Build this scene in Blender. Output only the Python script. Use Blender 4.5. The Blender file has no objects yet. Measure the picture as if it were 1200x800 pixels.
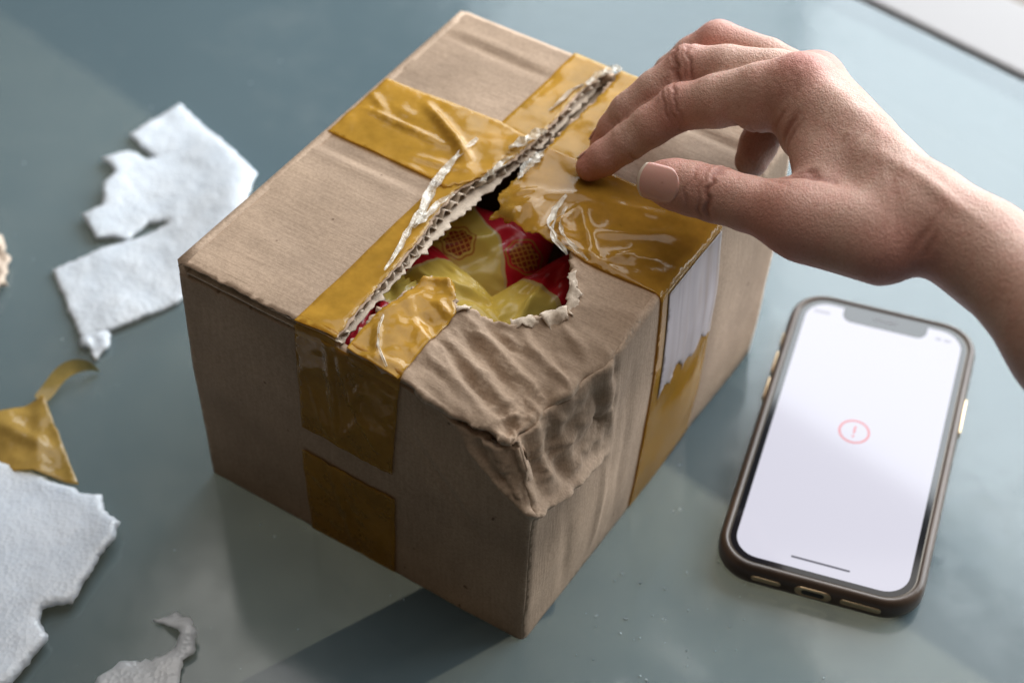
import bpy, math, random
import numpy as np
from mathutils import Vector, Matrix, Euler
from mathutils.geometry import delaunay_2d_cdt

random.seed(7)
scene = bpy.context.scene
COL = scene.collection

# ------------------------------------------------------------------ camera, light, exposure
cd = bpy.data.cameras.new('camera')
cam = bpy.data.objects.new('camera', cd)
COL.objects.link(cam)
cam.location = (0.01691388, -0.4799045, 0.53848539)
cam.rotation_euler = (0.7663788, -0.00985338, 0.02819923)
cd.sensor_width = 36.0
cd.lens = 63.0
cd.clip_start = 0.01
cd.clip_end = 50.0
cd.dof.use_dof = True
cd.dof.focus_distance = 0.605
cd.dof.aperture_fstop = 7.0
cd.dof.aperture_blades = 7
scene.camera = cam

world = bpy.data.worlds.new('World')
scene.world = world
world.use_nodes = True
bgn = world.node_tree.nodes['Background']
bgn.inputs[0].default_value = (1.0, 0.80, 0.60, 1)
bgn.inputs[1].default_value = 0.09

# the window: one large area lamp to the right and behind the table, parallel with the table's edge
ld = bpy.data.lights.new('window_light', 'AREA')
ld.shape = 'RECTANGLE'
ld.size = 1.46
ld.size_y = 1.10
ld.energy = 43.0
ld.color = (0.90, 0.96, 1.0)
lamp = bpy.data.objects.new('window_light', ld)
COL.objects.link(lamp)
NAZ = math.radians(41)
nx, ny = math.sin(NAZ), math.cos(NAZ)
lamp.location = (nx * 1.0 + ny * 0.25, ny * 1.0 - nx * 0.25, 0.61)
lamp.rotation_euler = Vector((-nx, -ny, 0.0)).to_track_quat('-Z', 'Y').to_euler()

# the curtained pane next to it, dimmer
pd = bpy.data.lights.new('curtained_window_light', 'AREA')
pd.shape = 'RECTANGLE'; pd.size = 0.46; pd.size_y = 1.20
pd.energy = 7.5
pd.color = (0.88, 0.95, 1.0)
pane = bpy.data.objects.new('curtained_window_light', pd)
COL.objects.link(pane)
pane.location = (nx * 1.0 - ny * 0.73, ny * 1.0 + nx * 0.73, 0.66)
pane.rotation_euler = lamp.rotation_euler
# soft, slightly warm fill lamp added overhead to brighten the upward faces
rd = bpy.data.lights.new('overhead_fill', 'AREA')
rd.shape = 'RECTANGLE'; rd.size = 1.6; rd.size_y = 1.5
rd.energy = 18.5
rd.color = (1.0, 0.96, 0.92)
fill_lamp = bpy.data.objects.new('overhead_fill', rd)
COL.objects.link(fill_lamp)
fill_lamp.location = (0.25, 0.50, 1.75)

scene.view_settings.view_transform = 'Standard'
scene.view_settings.look = 'None'
scene.view_settings.exposure = 0.0
scene.view_settings.gamma = 1.0
scene.view_settings.use_curve_mapping = False
scene.render.engine = 'CYCLES'

# ------------------------------------------------------------------ maths helpers (all shapes are in millimetres)
MM = 0.001
def _hash(ix, iy, seed):
    h = (ix.astype(np.int64) * 374761393 + iy.astype(np.int64) * 668265263 + seed * 974711) & 0x7fffffff
    h = ((h ^ (h >> 13)) * 1274126177) & 0x7fffffff
    return ((h ^ (h >> 16)) & 0xffff) / 32767.5 - 1.0
def noise(x, y, seed=0):
    x = np.asarray(x, float); y = np.asarray(y, float)
    ix = np.floor(x); iy = np.floor(y); fx = x - ix; fy = y - iy
    fx = fx * fx * fx * (fx * (fx * 6 - 15) + 10); fy = fy * fy * fy * (fy * (fy * 6 - 15) + 10)
    a = _hash(ix, iy, seed); b = _hash(ix + 1, iy, seed); c = _hash(ix, iy + 1, seed); d = _hash(ix + 1, iy + 1, seed)
    return (a + (b - a) * fx) * (1 - fy) + (c + (d - c) * fx) * fy
def fbm(x, y, seed=0, o=3):
    r = 0; a = 1.0
    for i in range(o):
        r = r + a * noise(x * 2 ** i, y * 2 ** i, seed + i * 17); a *= .5
    return r
def sst(a, b, x):
    t = np.clip((x - a) / (b - a), 0, 1)
    return t * t * (3 - 2 * t)
def segd(x, y, x0, y0, x1, y1):
    dx, dy = x1 - x0, y1 - y0
    t = np.clip(((x - x0) * dx + (y - y0) * dy) / (dx * dx + dy * dy + 1e-9), 0, 1)
    return np.hypot(x - x0 - t * dx, y - y0 - t * dy), t
def ridges(x, y, lst):
    z = np.zeros_like(x)
    for (x0, y0, x1, y1, h, w) in lst:
        d, t = segd(x, y, x0, y0, x1, y1)
        z = z + h * np.exp(-(d / w) ** 2) * np.sqrt(np.clip(np.sin(math.pi * np.clip(t, .03, .97)), 0, 1))
    return z
def tri(x):
    return 2 * np.abs(2 * (x - np.floor(x + .5))) - 1
def facet(x, y, seed=0):
    """piecewise flat random heights: crumpled paper with sharp creases"""
    x = np.asarray(x, float) + .35 * noise(np.asarray(x) * .7, np.asarray(y) * .7, seed + 1); y = np.asarray(y, float) + .35 * noise(np.asarray(x) * .7, np.asarray(y) * .7, seed + 2)
    ix = np.floor(x); iy = np.floor(y); fx = x - ix; fy = y - iy
    a = _hash(ix, iy, seed); b = _hash(ix + 1, iy, seed); c = _hash(ix, iy + 1, seed); d = _hash(ix + 1, iy + 1, seed)
    return np.where(fx + fy < 1, a + fx * (b - a) + fy * (c - a), d + (1 - fx) * (c - d) + (1 - fy) * (b - d))
def inside(poly, pts):
    p = np.asarray(poly, float); x, y = pts[:, 0], pts[:, 1]
    r = np.zeros(len(pts), bool); j = len(p) - 1
    for i in range(len(p)):
        c = ((p[i, 1] > y) != (p[j, 1] > y)) & (x < (p[j, 0] - p[i, 0]) * (y - p[i, 1]) / (p[j, 1] - p[i, 1] + 1e-12) + p[i, 0])
        r ^= c; j = i
    return r
def polydist(poly, pts):
    d = np.full(len(pts), 1e9); p = np.asarray(poly, float)
    for i in range(len(p)):
        d = np.minimum(d, segd(pts[:, 0], pts[:, 1], *p[i - 1], *p[i])[0])
    return d
def ccw(p):
    p = [tuple(q) for q in p]
    a = sum(p[i - 1][0] * p[i][1] - p[i][0] * p[i - 1][1] for i in range(len(p)))
    return p if a > 0 else p[::-1]
def rough_line(pts, step=1.2, amp=.6, seed=0, closed=False):
    """subdivide a polyline and shake it sideways: a torn edge"""
    rnd = random.Random(seed); out = []
    n = len(pts); last = n if closed else n - 1
    for i in range(last):
        a = Vector(pts[i]); b = Vector(pts[(i + 1) % n]); L = (b - a).length
        k = max(1, int(L / step)); nrm = Vector((-(b - a).y, (b - a).x)) / max(L, 1e-6)
        for j in range(k):
            q = a.lerp(b, j / k)
            if not (i == 0 and j == 0 and not closed):
                q = q + nrm * rnd.gauss(0, amp)
            out.append((q.x, q.y))
    if not closed: out.append(tuple(pts[-1]))
    return out

# ------------------------------------------------------------------ scene helpers
def link(o, parent=None):
    COL.objects.link(o)
    if parent is not None: o.parent = parent
    return o
def mesh_obj(name, v, f, mat, parent=None, smooth=True):
    me = bpy.data.meshes.new(name)
    v = np.asarray(v, float) * MM
    me.from_pydata(v.tolist(), [], [list(map(int, q)) for q in f])
    if smooth: me.polygons.foreach_set('use_smooth', [True] * len(me.polygons))
    me.materials.append(mat)
    me.update()
    return link(bpy.data.objects.new(name, me), parent)
def thing(name, label, cat, loc=(0, 0, 0), rz=0.0, group=None):
    o = link(bpy.data.objects.new(name, None))
    o.location = loc; o.rotation_euler = (0, 0, rz); o.empty_display_size = .02
    return tag(o, label, cat, group)
def tag(o, label, cat, group=None):
    o['label'] = label; o['category'] = cat
    if group: o['group'] = group
    return o
def cdt(poly, step, jitter=.2, seed=0):
    poly = ccw(poly)
    # densify the outline to the grid step
    out = []
    for i in range(len(poly)):
        a = np.array(poly[i]); b = np.array(poly[(i + 1) % len(poly)]); k = max(1, int(round(np.linalg.norm(b - a) / (step * 1.2))))
        for j in range(k): out.append(tuple(a + (b - a) * j / k))
    P = np.array(out); lo = P.min(0); hi = P.max(0)
    gx = np.arange(lo[0] + step / 2, hi[0], step); gy = np.arange(lo[1] + step / 2, hi[1], step)
    G = np.stack(np.meshgrid(gx, gy), -1).reshape(-1, 2)
    G = G + np.random.RandomState(seed).uniform(-jitter, jitter, G.shape) * step
    G = G[inside(P, G)]
    if len(G): G = G[polydist(P, G) > step * .45]
    n = len(P)
    V = [Vector(p) for p in P] + [Vector(p) for p in G]
    r = delaunay_2d_cdt(V, [], [list(range(n))], 1, 1e-4)
    return np.array([(p.x, p.y) for p in r[0]]), r[2]
def sheet(name, poly, step, fn, mat, parent=None, thick=0.0, offset=-1.0, seed=0, smooth=True):
    uv, f = cdt(poly, step, seed=seed)
    o = mesh_obj(name, fn(uv[:, 0], uv[:, 1]), f, mat, parent, smooth)
    if thick:
        m = o.modifiers.new('thickness', 'SOLIDIFY'); m.thickness = thick * MM; m.offset = offset
    return o
def rrect(w, h, r, n=8):
    p = []
    for cx, cy, a0 in ((w / 2 - r, h / 2 - r, 0), (-w / 2 + r, h / 2 - r, 90), (-w / 2 + r, -h / 2 + r, 180), (w / 2 - r, -h / 2 + r, 270)):
        for i in range(n + 1):
            a = math.radians(a0 + 90 * i / n); p.append((cx + r * math.cos(a), cy + r * math.sin(a)))
    return p
def rr_solid(w, h, r, prof, n=8, caps=True, inner=None):
    """rounded rectangle lofted through prof = [(inset, z), ...]"""
    v = []; f = []
    for ins, z in prof:
        v += [(x, y, z) for x, y in rrect(w - 2 * ins, h - 2 * ins, max(r - ins, .3), n)]
    m = 4 * (n + 1)
    for k in range(len(prof) - 1):
        for i in range(m):
            j = (i + 1) % m; f.append((k * m + i, k * m + j, (k + 1) * m + j, (k + 1) * m + i))
    if caps: f.append(tuple(range(m))[::-1]); f.append(tuple((len(prof) - 1) * m + i for i in range(m)))
    return v, f

# ------------------------------------------------------------------ material helpers
def new_mat(name):
    m = bpy.data.materials.new(name); m.use_nodes = True
    nt = m.node_tree
    return m, nt, nt.nodes['Principled BSDF'], nt.nodes['Material Output']
def N(nt, t, **kw):
    n = nt.nodes.new(t)
    for k, v in kw.items():
        if k.startswith('i_'): n.inputs[k[2:].replace('_', ' ')].default_value = v
        else: setattr(n, k, v)
    return n
def coords(nt, scale=(1, 1, 1), kind='Object', rot=(0, 0, 0)):
    tc = N(nt, 'ShaderNodeTexCoord'); mp = N(nt, 'ShaderNodeMapping')
    mp.inputs['Scale'].default_value = scale; mp.inputs['Rotation'].default_value = rot
    nt.links.new(tc.outputs[kind], mp.inputs[0]); return mp.outputs[0]
def tex_noise(nt, vec, scale, detail=4, rough=.55):
    n = N(nt, 'ShaderNodeTexNoise'); n.inputs['Scale'].default_value = scale; n.inputs['Detail'].default_value = detail; n.inputs['Roughness'].default_value = rough
    nt.links.new(vec, n.inputs['Vector']); return n.outputs['Fac']
def ramp(nt, fac, stops):
    r = N(nt, 'ShaderNodeValToRGB'); e = r.color_ramp.elements
    while len(e) < len(stops): e.new(.5)
    for q, (p, c) in zip(e, stops):
        q.position = p; q.color = c if len(c) == 4 else (*c, 1)
    nt.links.new(fac, r.inputs[0]); return r.outputs[0]
def math_n(nt, op, a, b=None, c=None):
    n = N(nt, 'ShaderNodeMath', operation=op)
    for i, x in enumerate((a, b, c)):
        if x is None: continue
        if isinstance(x, (int, float)): n.inputs[i].default_value = x
        else: nt.links.new(x, n.inputs[i])
    return n.outputs[0]
def mixc(nt, fac, a, b, mode='MIX'):
    n = N(nt, 'ShaderNodeMix', data_type='RGBA', blend_type=mode)
    for sock, x in ((n.inputs[0], fac), (n.inputs[6], a), (n.inputs[7], b)):
        if isinstance(x, (int, float)): sock.default_value = x
        elif isinstance(x, tuple): sock.default_value = x if len(x) == 4 else (*x, 1)
        else: nt.links.new(x, sock)
    return n.outputs[2]
def bump(nt, h, strength, dist, prev=None):
    b = N(nt, 'ShaderNodeBump'); b.inputs['Strength'].default_value = strength; b.inputs['Distance'].default_value = dist
    nt.links.new(h, b.inputs['Height'])
    if prev is not None: nt.links.new(prev, b.inputs['Normal'])
    return b.outputs[0]
def simple(name, col, rough=.5, metal=0.0, spec=.5, **kw):
    m, nt, b, o = new_mat(name)
    b.inputs['Base Color'].default_value = (*col, 1); b.inputs['Roughness'].default_value = rough; b.inputs['Metallic'].default_value = metal
    b.inputs['Specular IOR Level'].default_value = spec
    for k, v in kw.items(): b.inputs[k.replace('_', ' ')].default_value = v
    return m

# ------------------------------------------------------------------ materials
def mat_cardboard(name, base, flute_axis=None, seed=0.0):
    m, nt, b, o = new_mat(name); L = nt.links
    c = coords(nt)
    mp = N(nt, 'ShaderNodeMapping'); mp.inputs['Location'].default_value = (seed, seed * .7, seed * .3); L.new(c, mp.inputs[0]); c = mp.outputs[0]
    big = tex_noise(nt, c, 22, 4); fine = tex_noise(nt, c, 900, 3, .7)
    st = N(nt, 'ShaderNodeMapping'); st.inputs['Scale'].default_value = (60, 60, 60)
    if flute_axis is not None:
        s = [900, 900, 900]; s[flute_axis] = 60; st.inputs['Scale'].default_value = s
    else: st.inputs['Scale'].default_value = (500, 500, 500)
    L.new(c, st.inputs[0]); fib = tex_noise(nt, st.outputs[0], 1.0, 3, .6)
    d = tuple(x * .80 for x in base); l = tuple(min(1, x * 1.14) for x in base)
    col = ramp(nt, big, [(.3, d), (.7, l)])
    col = mixc(nt, .30, col, ramp(nt, fib, [(.3, (.72, .70, .68)), (.7, (1.12, 1.12, 1.12))]), 'MULTIPLY')
    col = mixc(nt, .5, col, ramp(nt, fine, [(.32, (.66, .64, .62)), (.62, (1.1, 1.1, 1.1))]), 'MULTIPLY')
    vor = N(nt, 'ShaderNodeTexNoise'); vor.inputs['Scale'].default_value = 210; vor.inputs['Detail'].default_value = 1; L.new(c, vor.inputs['Vector'])
    spots = ramp(nt, vor.outputs['Fac'], [(.19, (.3, .25, .2)), (.215, (1, 1, 1))])
    col = mixc(nt, .8, col, spots, 'MULTIPLY')
    ge = N(nt, 'ShaderNodeNewGeometry')
    wear = math_n(nt, 'MULTIPLY', ramp(nt, ge.outputs['Pointiness'], [(.53, (0,) * 3), (.60, (1,) * 3)]), math_n(nt, 'MULTIPLY_ADD', fine, 1.2, -.1))
    col = mixc(nt, math_n(nt, 'MULTIPLY', wear, .6), col, tuple(min(1, x * 1.55 + .06) for x in base))
    L.new(col, b.inputs['Base Color'])
    b.inputs['Roughness'].default_value = .78; b.inputs['Specular IOR Level'].default_value = .27
    h = math_n(nt, 'ADD', math_n(nt, 'MULTIPLY', fib, .7), math_n(nt, 'MULTIPLY', fine, .5))
    nn = bump(nt, h, .35, .0006)
    nn = bump(nt, big, .35, .004, nn)
    L.new(nn, b.inputs['Normal'])
    return m
KRAFT = (.42, .305, .218)
M_KU = mat_cardboard('kraft_cardboard_flutes_across', KRAFT, 0)
M_KZ = mat_cardboard('kraft_cardboard_flutes_upright', KRAFT, 2, 3.1)
M_KIN = mat_cardboard('kraft_inner_liner', (.50, .40, .30), 0, 5.0)
M_TORN = mat_cardboard('torn_kraft_fibre', (.60, .50, .40), None, 9.0)

def mat_tape(name, col, alpha, seed, rough=.16):
    m, nt, b, o = new_mat(name); L = nt.links
    c = coords(nt)
    mp = N(nt, 'ShaderNodeMapping'); mp.inputs['Location'].default_value = (seed, seed, seed); L.new(c, mp.inputs[0]); c = mp.outputs[0]
    blot = tex_noise(nt, c, 55, 4)
    fine = tex_noise(nt, c, 420, 3)
    d = tuple(x * .78 for x in col); l = tuple(min(1, x * 1.15) for x in col)
    cc = ramp(nt, blot, [(.3, d), (.7, l)])
    cc = mixc(nt, .35, cc, ramp(nt, fine, [(.3, (.75, .75, .75)), (.7, (1.1, 1.1, 1.1))]), 'MULTIPLY')
    L.new(cc, b.inputs['Base Color'])
    L.new(math_n(nt, 'MULTIPLY_ADD', fine, .10, rough * .8), b.inputs['Roughness'])
    b.inputs['Specular IOR Level'].default_value = .5
    wr = tex_noise(nt, c, 120, 3, .5)
    nn = bump(nt, blot, .16, .0016); nn = bump(nt, wr, .16, .0008, nn)
    L.new(nn, b.inputs['Normal'])
    tr = N(nt, 'ShaderNodeBsdfTransparent'); tr.inputs[0].default_value = (min(1, col[0] * 1.75), min(1, col[1] * 2.2), min(1, col[2] * 3.4), 1)
    mx = N(nt, 'ShaderNodeMixShader'); mx.inputs[0].default_value = alpha
    L.new(tr.outputs[0], mx.inputs[1]); L.new(b.outputs[0], mx.inputs[2]); L.new(mx.outputs[0], o.inputs[0])
    return m
M_TAPE = mat_tape('amber_packing_tape', (.58, .345, .055), .60, .3, .12)
M_TAPE2 = mat_tape('amber_packing_tape_glossy', (.50, .29, .045), .50, 1.7, .07)

def mat_film():
    m, nt, b, o = new_mat('crumpled_clear_film'); L = nt.links
    c = coords(nt); n = tex_noise(nt, c, 260, 3)
    b.inputs['Base Color'].default_value = (.82, .78, .70, 1); b.inputs['Roughness'].default_value = .12
    L.new(bump(nt, n, .8, .002), b.inputs['Normal'])
    tr = N(nt, 'ShaderNodeBsdfTransparent'); tr.inputs[0].default_value = (.97, .95, .9, 1)
    mx = N(nt, 'ShaderNodeMixShader'); L.new(ramp(nt, tex_noise(nt, c, 180, 2), [(.35, (.30,) * 3), (.65, (.85,) * 3)]), mx.inputs[0])
    L.new(tr.outputs[0], mx.inputs[1]); L.new(b.outputs[0], mx.inputs[2]); L.new(mx.outputs[0], o.inputs[0])
    return m
M_FILM = mat_film()
def mat_painted_sheen():  # window's pale reflection on the tape, put into streaked colour
    m, nt, b, o = new_mat('streaked_painted_sheen'); L = nt.links
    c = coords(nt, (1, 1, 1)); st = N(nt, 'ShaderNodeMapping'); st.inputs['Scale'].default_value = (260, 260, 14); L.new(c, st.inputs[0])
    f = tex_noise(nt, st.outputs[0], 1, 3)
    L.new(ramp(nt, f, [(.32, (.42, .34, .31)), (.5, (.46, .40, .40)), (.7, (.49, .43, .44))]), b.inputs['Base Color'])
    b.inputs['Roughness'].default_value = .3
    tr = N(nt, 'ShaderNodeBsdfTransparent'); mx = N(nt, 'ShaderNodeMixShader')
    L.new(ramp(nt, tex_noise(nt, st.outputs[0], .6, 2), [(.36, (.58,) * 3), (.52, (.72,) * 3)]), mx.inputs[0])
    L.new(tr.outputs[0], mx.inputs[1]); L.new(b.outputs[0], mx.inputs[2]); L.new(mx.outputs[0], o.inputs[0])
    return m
M_SHEEN = mat_painted_sheen()

def mat_foam():
    m, nt, b, o = new_mat('white_packing_foam'); L = nt.links
    c = coords(nt)
    v = N(nt, 'ShaderNodeTexVoronoi'); v.inputs['Scale'].default_value = 520; L.new(c, v.inputs['Vector'])
    n = tex_noise(nt, c, 60, 4)
    L.new(ramp(nt, n, [(.3, (.62, .68, .76)), (.7, (.71, .76, .83))]), b.inputs['Base Color'])
    b.inputs['Roughness'].default_value = .24
    b.inputs['Subsurface Weight'].default_value = .7; b.inputs['Subsurface Radius'].default_value = (1, 1, 1); b.inputs['Subsurface Scale'].default_value = .005
    nn = bump(nt, v.outputs['Distance'], .32, .0009); nn = bump(nt, n, .3, .0018, nn); L.new(nn, b.inputs['Normal'])
    return m
M_FOAM = mat_foam()

def mat_table():
    m, nt, b, o = new_mat('teal_frosted_glass'); L = nt.links
    c = coords(nt)
    big = tex_noise(nt, c, 5, 4); mid = tex_noise(nt, c, 38, 5, .6)
    col = ramp(nt, big, [(.3, (.120, .182, .218)), (.7, (.152, .216, .250))])
    # dried drips and dust, a little paler than the glass
    dv = N(nt, 'ShaderNodeTexVoronoi'); dv.inputs['Scale'].default_value = 120; L.new(c, dv.inputs['Vector'])
    dust = math_n(nt, 'MULTIPLY', ramp(nt, dv.outputs['Distance'], [(.05, (1,) * 3), (.09, (0,) * 3)]), ramp(nt, mid, [(.56, (0,) * 3), (.62, (1,) * 3)]))
    wv = N(nt, 'ShaderNodeTexNoise'); wv.inputs['Scale'].default_value = 24; wv.inputs['Detail'].default_value = 3; wv.inputs['Distortion'].default_value = 1.6; L.new(c, wv.inputs['Vector'])
    line = ramp(nt, wv.outputs['Fac'], [(.49, (0,) * 3), (.5, (1,) * 3), (.51, (0,) * 3)])
    zone = ramp(nt, tex_noise(nt, c, 9, 2), [(.5, (0,) * 3), (.62, (1,) * 3)])
    scr = math_n(nt, 'MULTIPLY', line, zone)
    col = mixc(nt, math_n(nt, 'MULTIPLY', dust, .55), col, (.55, .6, .62))
    sm = ramp(nt, tex_noise(nt, c, 14, 6, .7), [(.52, (0,) * 3), (.72, (1,) * 3)])
    col = mixc(nt, math_n(nt, 'MULTIPLY', sm, .22), col, (.30, .34, .35))
    L.new(col, b.inputs['Base Color'])
    b.inputs['Roughness'].default_value = .10
    r = math_n(nt, 'MULTIPLY_ADD', ramp(nt, mid, [(.35, (0,) * 3), (.7, (1,) * 3)]), .10, .09)
    L.new(math_n(nt, 'ADD', r, math_n(nt, 'MULTIPLY', sm, .14)), b.inputs['Roughness'])
    b.inputs['IOR'].default_value = 1.52; b.inputs['Specular IOR Level'].default_value = .80
    nn = bump(nt, big, .10, .01); nn = bump(nt, mid, .05, .0012, nn); nn = bump(nt, scr, .02, .0004, nn)
    L.new(nn, b.inputs['Normal'])
    tr = N(nt, 'ShaderNodeBsdfTransparent'); tr.inputs[0].default_value = (.86, .90, .85, 1)
    mx = N(nt, 'ShaderNodeMixShader'); mx.inputs[0].default_value = .60
    L.new(tr.outputs[0], mx.inputs[1]); L.new(b.outputs[0], mx.inputs[2]); L.new(mx.outputs[0], o.inputs[0])
    return m
M_TABLE = mat_table()

# ------------------------------------------------------------------ the setting: table top and the pale sill beyond its edge
tx, ty = ny, -nx                                   # along the table's far edge
def edge_pt(s, d): return ((nx * d + tx * s) * 1000, (ny * d + ty * s) * 1000)
def slab(name, s0, s1, d0, d1, z0, z1, mat, bev=2.0):
    q = [edge_pt(s0, d0), edge_pt(s1, d0), edge_pt(s1, d1), edge_pt(s0, d1)]
    v = [(x, y, z0) for x, y in q] + [(x, y, z1) for x, y in q]
    f = [(3, 2, 1, 0), (4, 5, 6, 7)] + [(i, (i + 1) % 4, (i + 1) % 4 + 4, i + 4) for i in range(4)]
    o = mesh_obj(name, v, f, mat, None, False)
    bm_ = o.modifiers.new('bevel', 'BEVEL'); bm_.width = bev * MM; bm_.segments = 3
    o['kind'] = 'structure'
    return o
table = slab('table_top', -1.0, 1.0, -0.9, 0.3345, -12, 0, M_TABLE)
M_FLOOR = mat_cardboard('beige_floor', (.60, .52, .42), None, 20.0)
floor = slab('floor', -2.2, 2.2, -2.2, 0.342, -470, -450, M_FLOOR, 1)
M_BAR = simple('dark_metal_bar', (.018, .022, .02), .5)
M_SILL = simple('pale_painted_sill', (.25, .235, .235), .5)
M_GAP = simple('dark_window_track', (.16, .13, .11), .6)
sill = slab('window_sill', -1.0, 1.0, 0.343, 0.395, -60, -4, M_SILL, 3)
def support_bar():
    # a dark square tube of the table's frame, seen through the glass
    c0 = Vector((22, -44, 0)); d = Vector((-.82, -.572, 0)).normalized(); q = Vector((-d.y, d.x, 0)) * 13
    ends = [c0, c0 + d * 420]; v = []
    for e in ends:
        for sgn, z in ((-1, -62), (1, -62), (1, -36), (-1, -36)): v.append((e.x + sgn * q.x, e.y + sgn * q.y, z))
    f = [(0, 1, 2, 3), (7, 6, 5, 4)] + [(i, i + 4, (i + 1) % 4 + 4, (i + 1) % 4) for i in range(4)]
    o = mesh_obj('support_bar', v, f, M_BAR, table, False)
    b = o.modifiers.new('bevel', 'BEVEL'); b.width = 3 * MM; b.segments = 3
support_bar()
track = slab('window_track', -1.0, 1.0, 0.396, 0.46, -60, -9, M_GAP, 3)

# ------------------------------------------------------------------ cardboard box
W2, D2, H, WT = 71.56, 86.62, 114.06, 75.2
BZ = -0.548742
box = thing('cardboard_box', 'torn brown cardboard box sealed with amber tape, its near corner crushed', 'box', (0, 0, 0), BZ)

rf_ = random.Random(77)
FINE = []; WFINE = []
for _ in range(60):
    x = rf_.uniform(24, 72); y = -86 + rf_.uniform(2, 44); an = -.24 + rf_.gauss(0, .16); L_ = rf_.uniform(5, 17)
    FINE.append((x - L_ * math.cos(an), y - L_ * math.sin(an), min(x + L_ * math.cos(an), 75), y + L_ * math.sin(an), rf_.choice((-1, 1)) * rf_.uniform(.4, .85), rf_.uniform(1.1, 1.9)))
for _ in range(46):
    x = rf_.uniform(2, 42); y = rf_.uniform(74, 108); an = rf_.choice((1.4, 1.7, .3, -.5, 2.4)) + rf_.gauss(0, .3); L_ = rf_.uniform(4, 12)
    WFINE.append((x - L_ * math.cos(an), y - L_ * math.sin(an), x + L_ * math.cos(an), y + L_ * math.sin(an), rf_.choice((-1, 1)) * rf_.uniform(.4, .9), rf_.uniform(1.1, 1.8)))
def corner_ab(u, v): return WT - u, v + D2
# folds pressed into the crushed corner: (polyline in u, v), height, half width
FOLDS = [([(20, -82), (38, -83), (56, -85)], 1.2, 4), ([(14, -70), (34, -77), (50, -80), (63, -83)], 2.4, 5), ([(24, -67), (44, -74), (66, -80)], -1.6, 4),
         ([(15, -60), (32, -67), (50, -72), (68, -77)], 2.6, 5.5), ([(30, -60), (50, -66), (70, -72)], -1.8, 4), ([(22, -52), (42, -58), (58, -62), (72, -66)], 2.3, 5),
         ([(40, -53), (56, -56), (74, -60)], -1.3, 4), ([(38, -50), (54, -52), (75, -55)], 1.8, 4.5), ([(48, -41), (62, -40), (76, -39)], 1.2, 5), ([(52, -47), (64, -47), (75, -48)], -.9, 4),
         ([(30, -77), (42, -70), (47, -62)], .9, 3), ([(50, -82), (57, -74), (58, -66)], 1.0, 3), ([(60, -58), (64, -68), (63, -78)], 1.1, 3.2), ([(55, -30), (66, -24), (76, -22)], .7, 5), ([(58, -86), (62, -79), (70, -74)], 1.6, 3)]
def top_z(u, v):
    """height of the outside of the box's top at (u, v)"""
    a, b = corner_ab(u, v)
    z = np.full_like(u, H)
    right_side = sst(-4, 6, u)
    # the crushed corner sags, with folds lying roughly along the front edge
    drop = 14 * np.exp(-((np.maximum(a, 0) / 40) ** 2 + (np.maximum(b, 0) / 40) ** 2))
    m = sst(66, 40, a) * sst(60, 30, b) * right_side
    z = z - drop * right_side
    for k, (pl, h, w) in enumerate(FOLDS):
        wu = u + 1.6 * noise(u / 9, v / 9, 120 + k); wv_ = v + 1.4 * noise(u / 11, v / 7, 150 + k)
        best = np.full_like(u, 1e9); tt = np.zeros_like(u)
        for q in range(len(pl) - 1):
            d, t = segd(wu, wv_, *pl[q], *pl[q + 1])
            tt = np.where(d < best, (q + t) / (len(pl) - 1), tt); best = np.minimum(best, d)
        z = z + right_side * .62 * h * np.clip(1 - best / (w * .72), 0, 1) * np.sin(np.pi * np.clip(tt, .02, .98)) ** .5
    for (x0, y0, x1, y1, h, w) in FINE:
        d, t = segd(u + .5 * noise(u / 3, v / 3, 160), v + .5 * noise(u / 3, v / 3, 161), x0, y0, x1, y1)
        z = z + right_side * h * np.clip(1 - d / w, 0, 1) * np.sin(np.pi * np.clip(t, .02, .98)) ** .6
    z = z + m * (1.15 * facet(u / 30, (v + .24 * u) / 3.6, 10) + .35 * facet((u - .3 * v) / 9, (v + .5 * u) / 5, 14))
    # crumpling close to the rolled lip
    m2 = sst(30, 6, np.hypot(a, b)) * right_side
    z = z + m2 * (1.5 * facet(u / 5.5, v / 5, 31) + .7 * facet((u + v) / 4, (u - v) / 5, 33))
    # imprints of the flaps underneath and gentle bulge
    z = z + ridges(u, v, [(-70, -10, -20, -11, -.9, 2.2), (-70, 71, -18, 70, -1.0, 2.0), (-70, -14, -20, -15, .6, 3), (-70, 75, -18, 74, .5, 3),
                          (30, 74, 72, 72, -.8, 2.5), (-66, -60, -30, -66, .4, 6), (-40, -80, -34, -20, -.35, 3)])
    z = z + .45 * fbm(u / 30, v / 30, 11)
    # left flap's torn edge is pushed up a little, the front edge is lifted off the panel below
    z = z + 1.4 * sst(-22, -4, u) * sst(2, -8, u) * sst(30, -30, v)
    z = z - .6 * sst(-82, -87, v) * sst(-20, -60, u)
    # rounded fold along the right and left edges
    r = 3.0
    e = np.clip(r - (WT - u), 0, r); z = z - (r - np.sqrt(np.maximum(r * r - e * e, 0))) * .75
    e = np.clip(r - (u + W2), 0, r); z = z - (r - np.sqrt(np.maximum(r * r - e * e, 0))) * .75
    return z
def ins_r(b):
    return 10.5 * (1 - sst(6, 47, b)) + 2.6 * (tri(b / 15.0 + .15) * .5 + .5) * sst(50, 40, b)
def ins_f(a):
    return 5.5 * (1 - sst(3, 32, a)) + .8 * (tri(a / 11.0) * .5 + .5) * sst(36, 26, a)
def top_fn(lift=0.0, extra=None):
    def fn(u, v):
        z = top_z(u, v) + lift
        if extra is not None: z = z + extra(u, v)
        a, b = np.maximum(WT - u, 0), np.maximum(v + D2, 0)
        rs_ = sst(-4, 6, u)
        return np.stack([u - rs_ * ins_r(b) * np.exp(-a / 16), v + rs_ * ins_f(a) * np.exp(-b / 16), z], 1)
    return fn

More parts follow.
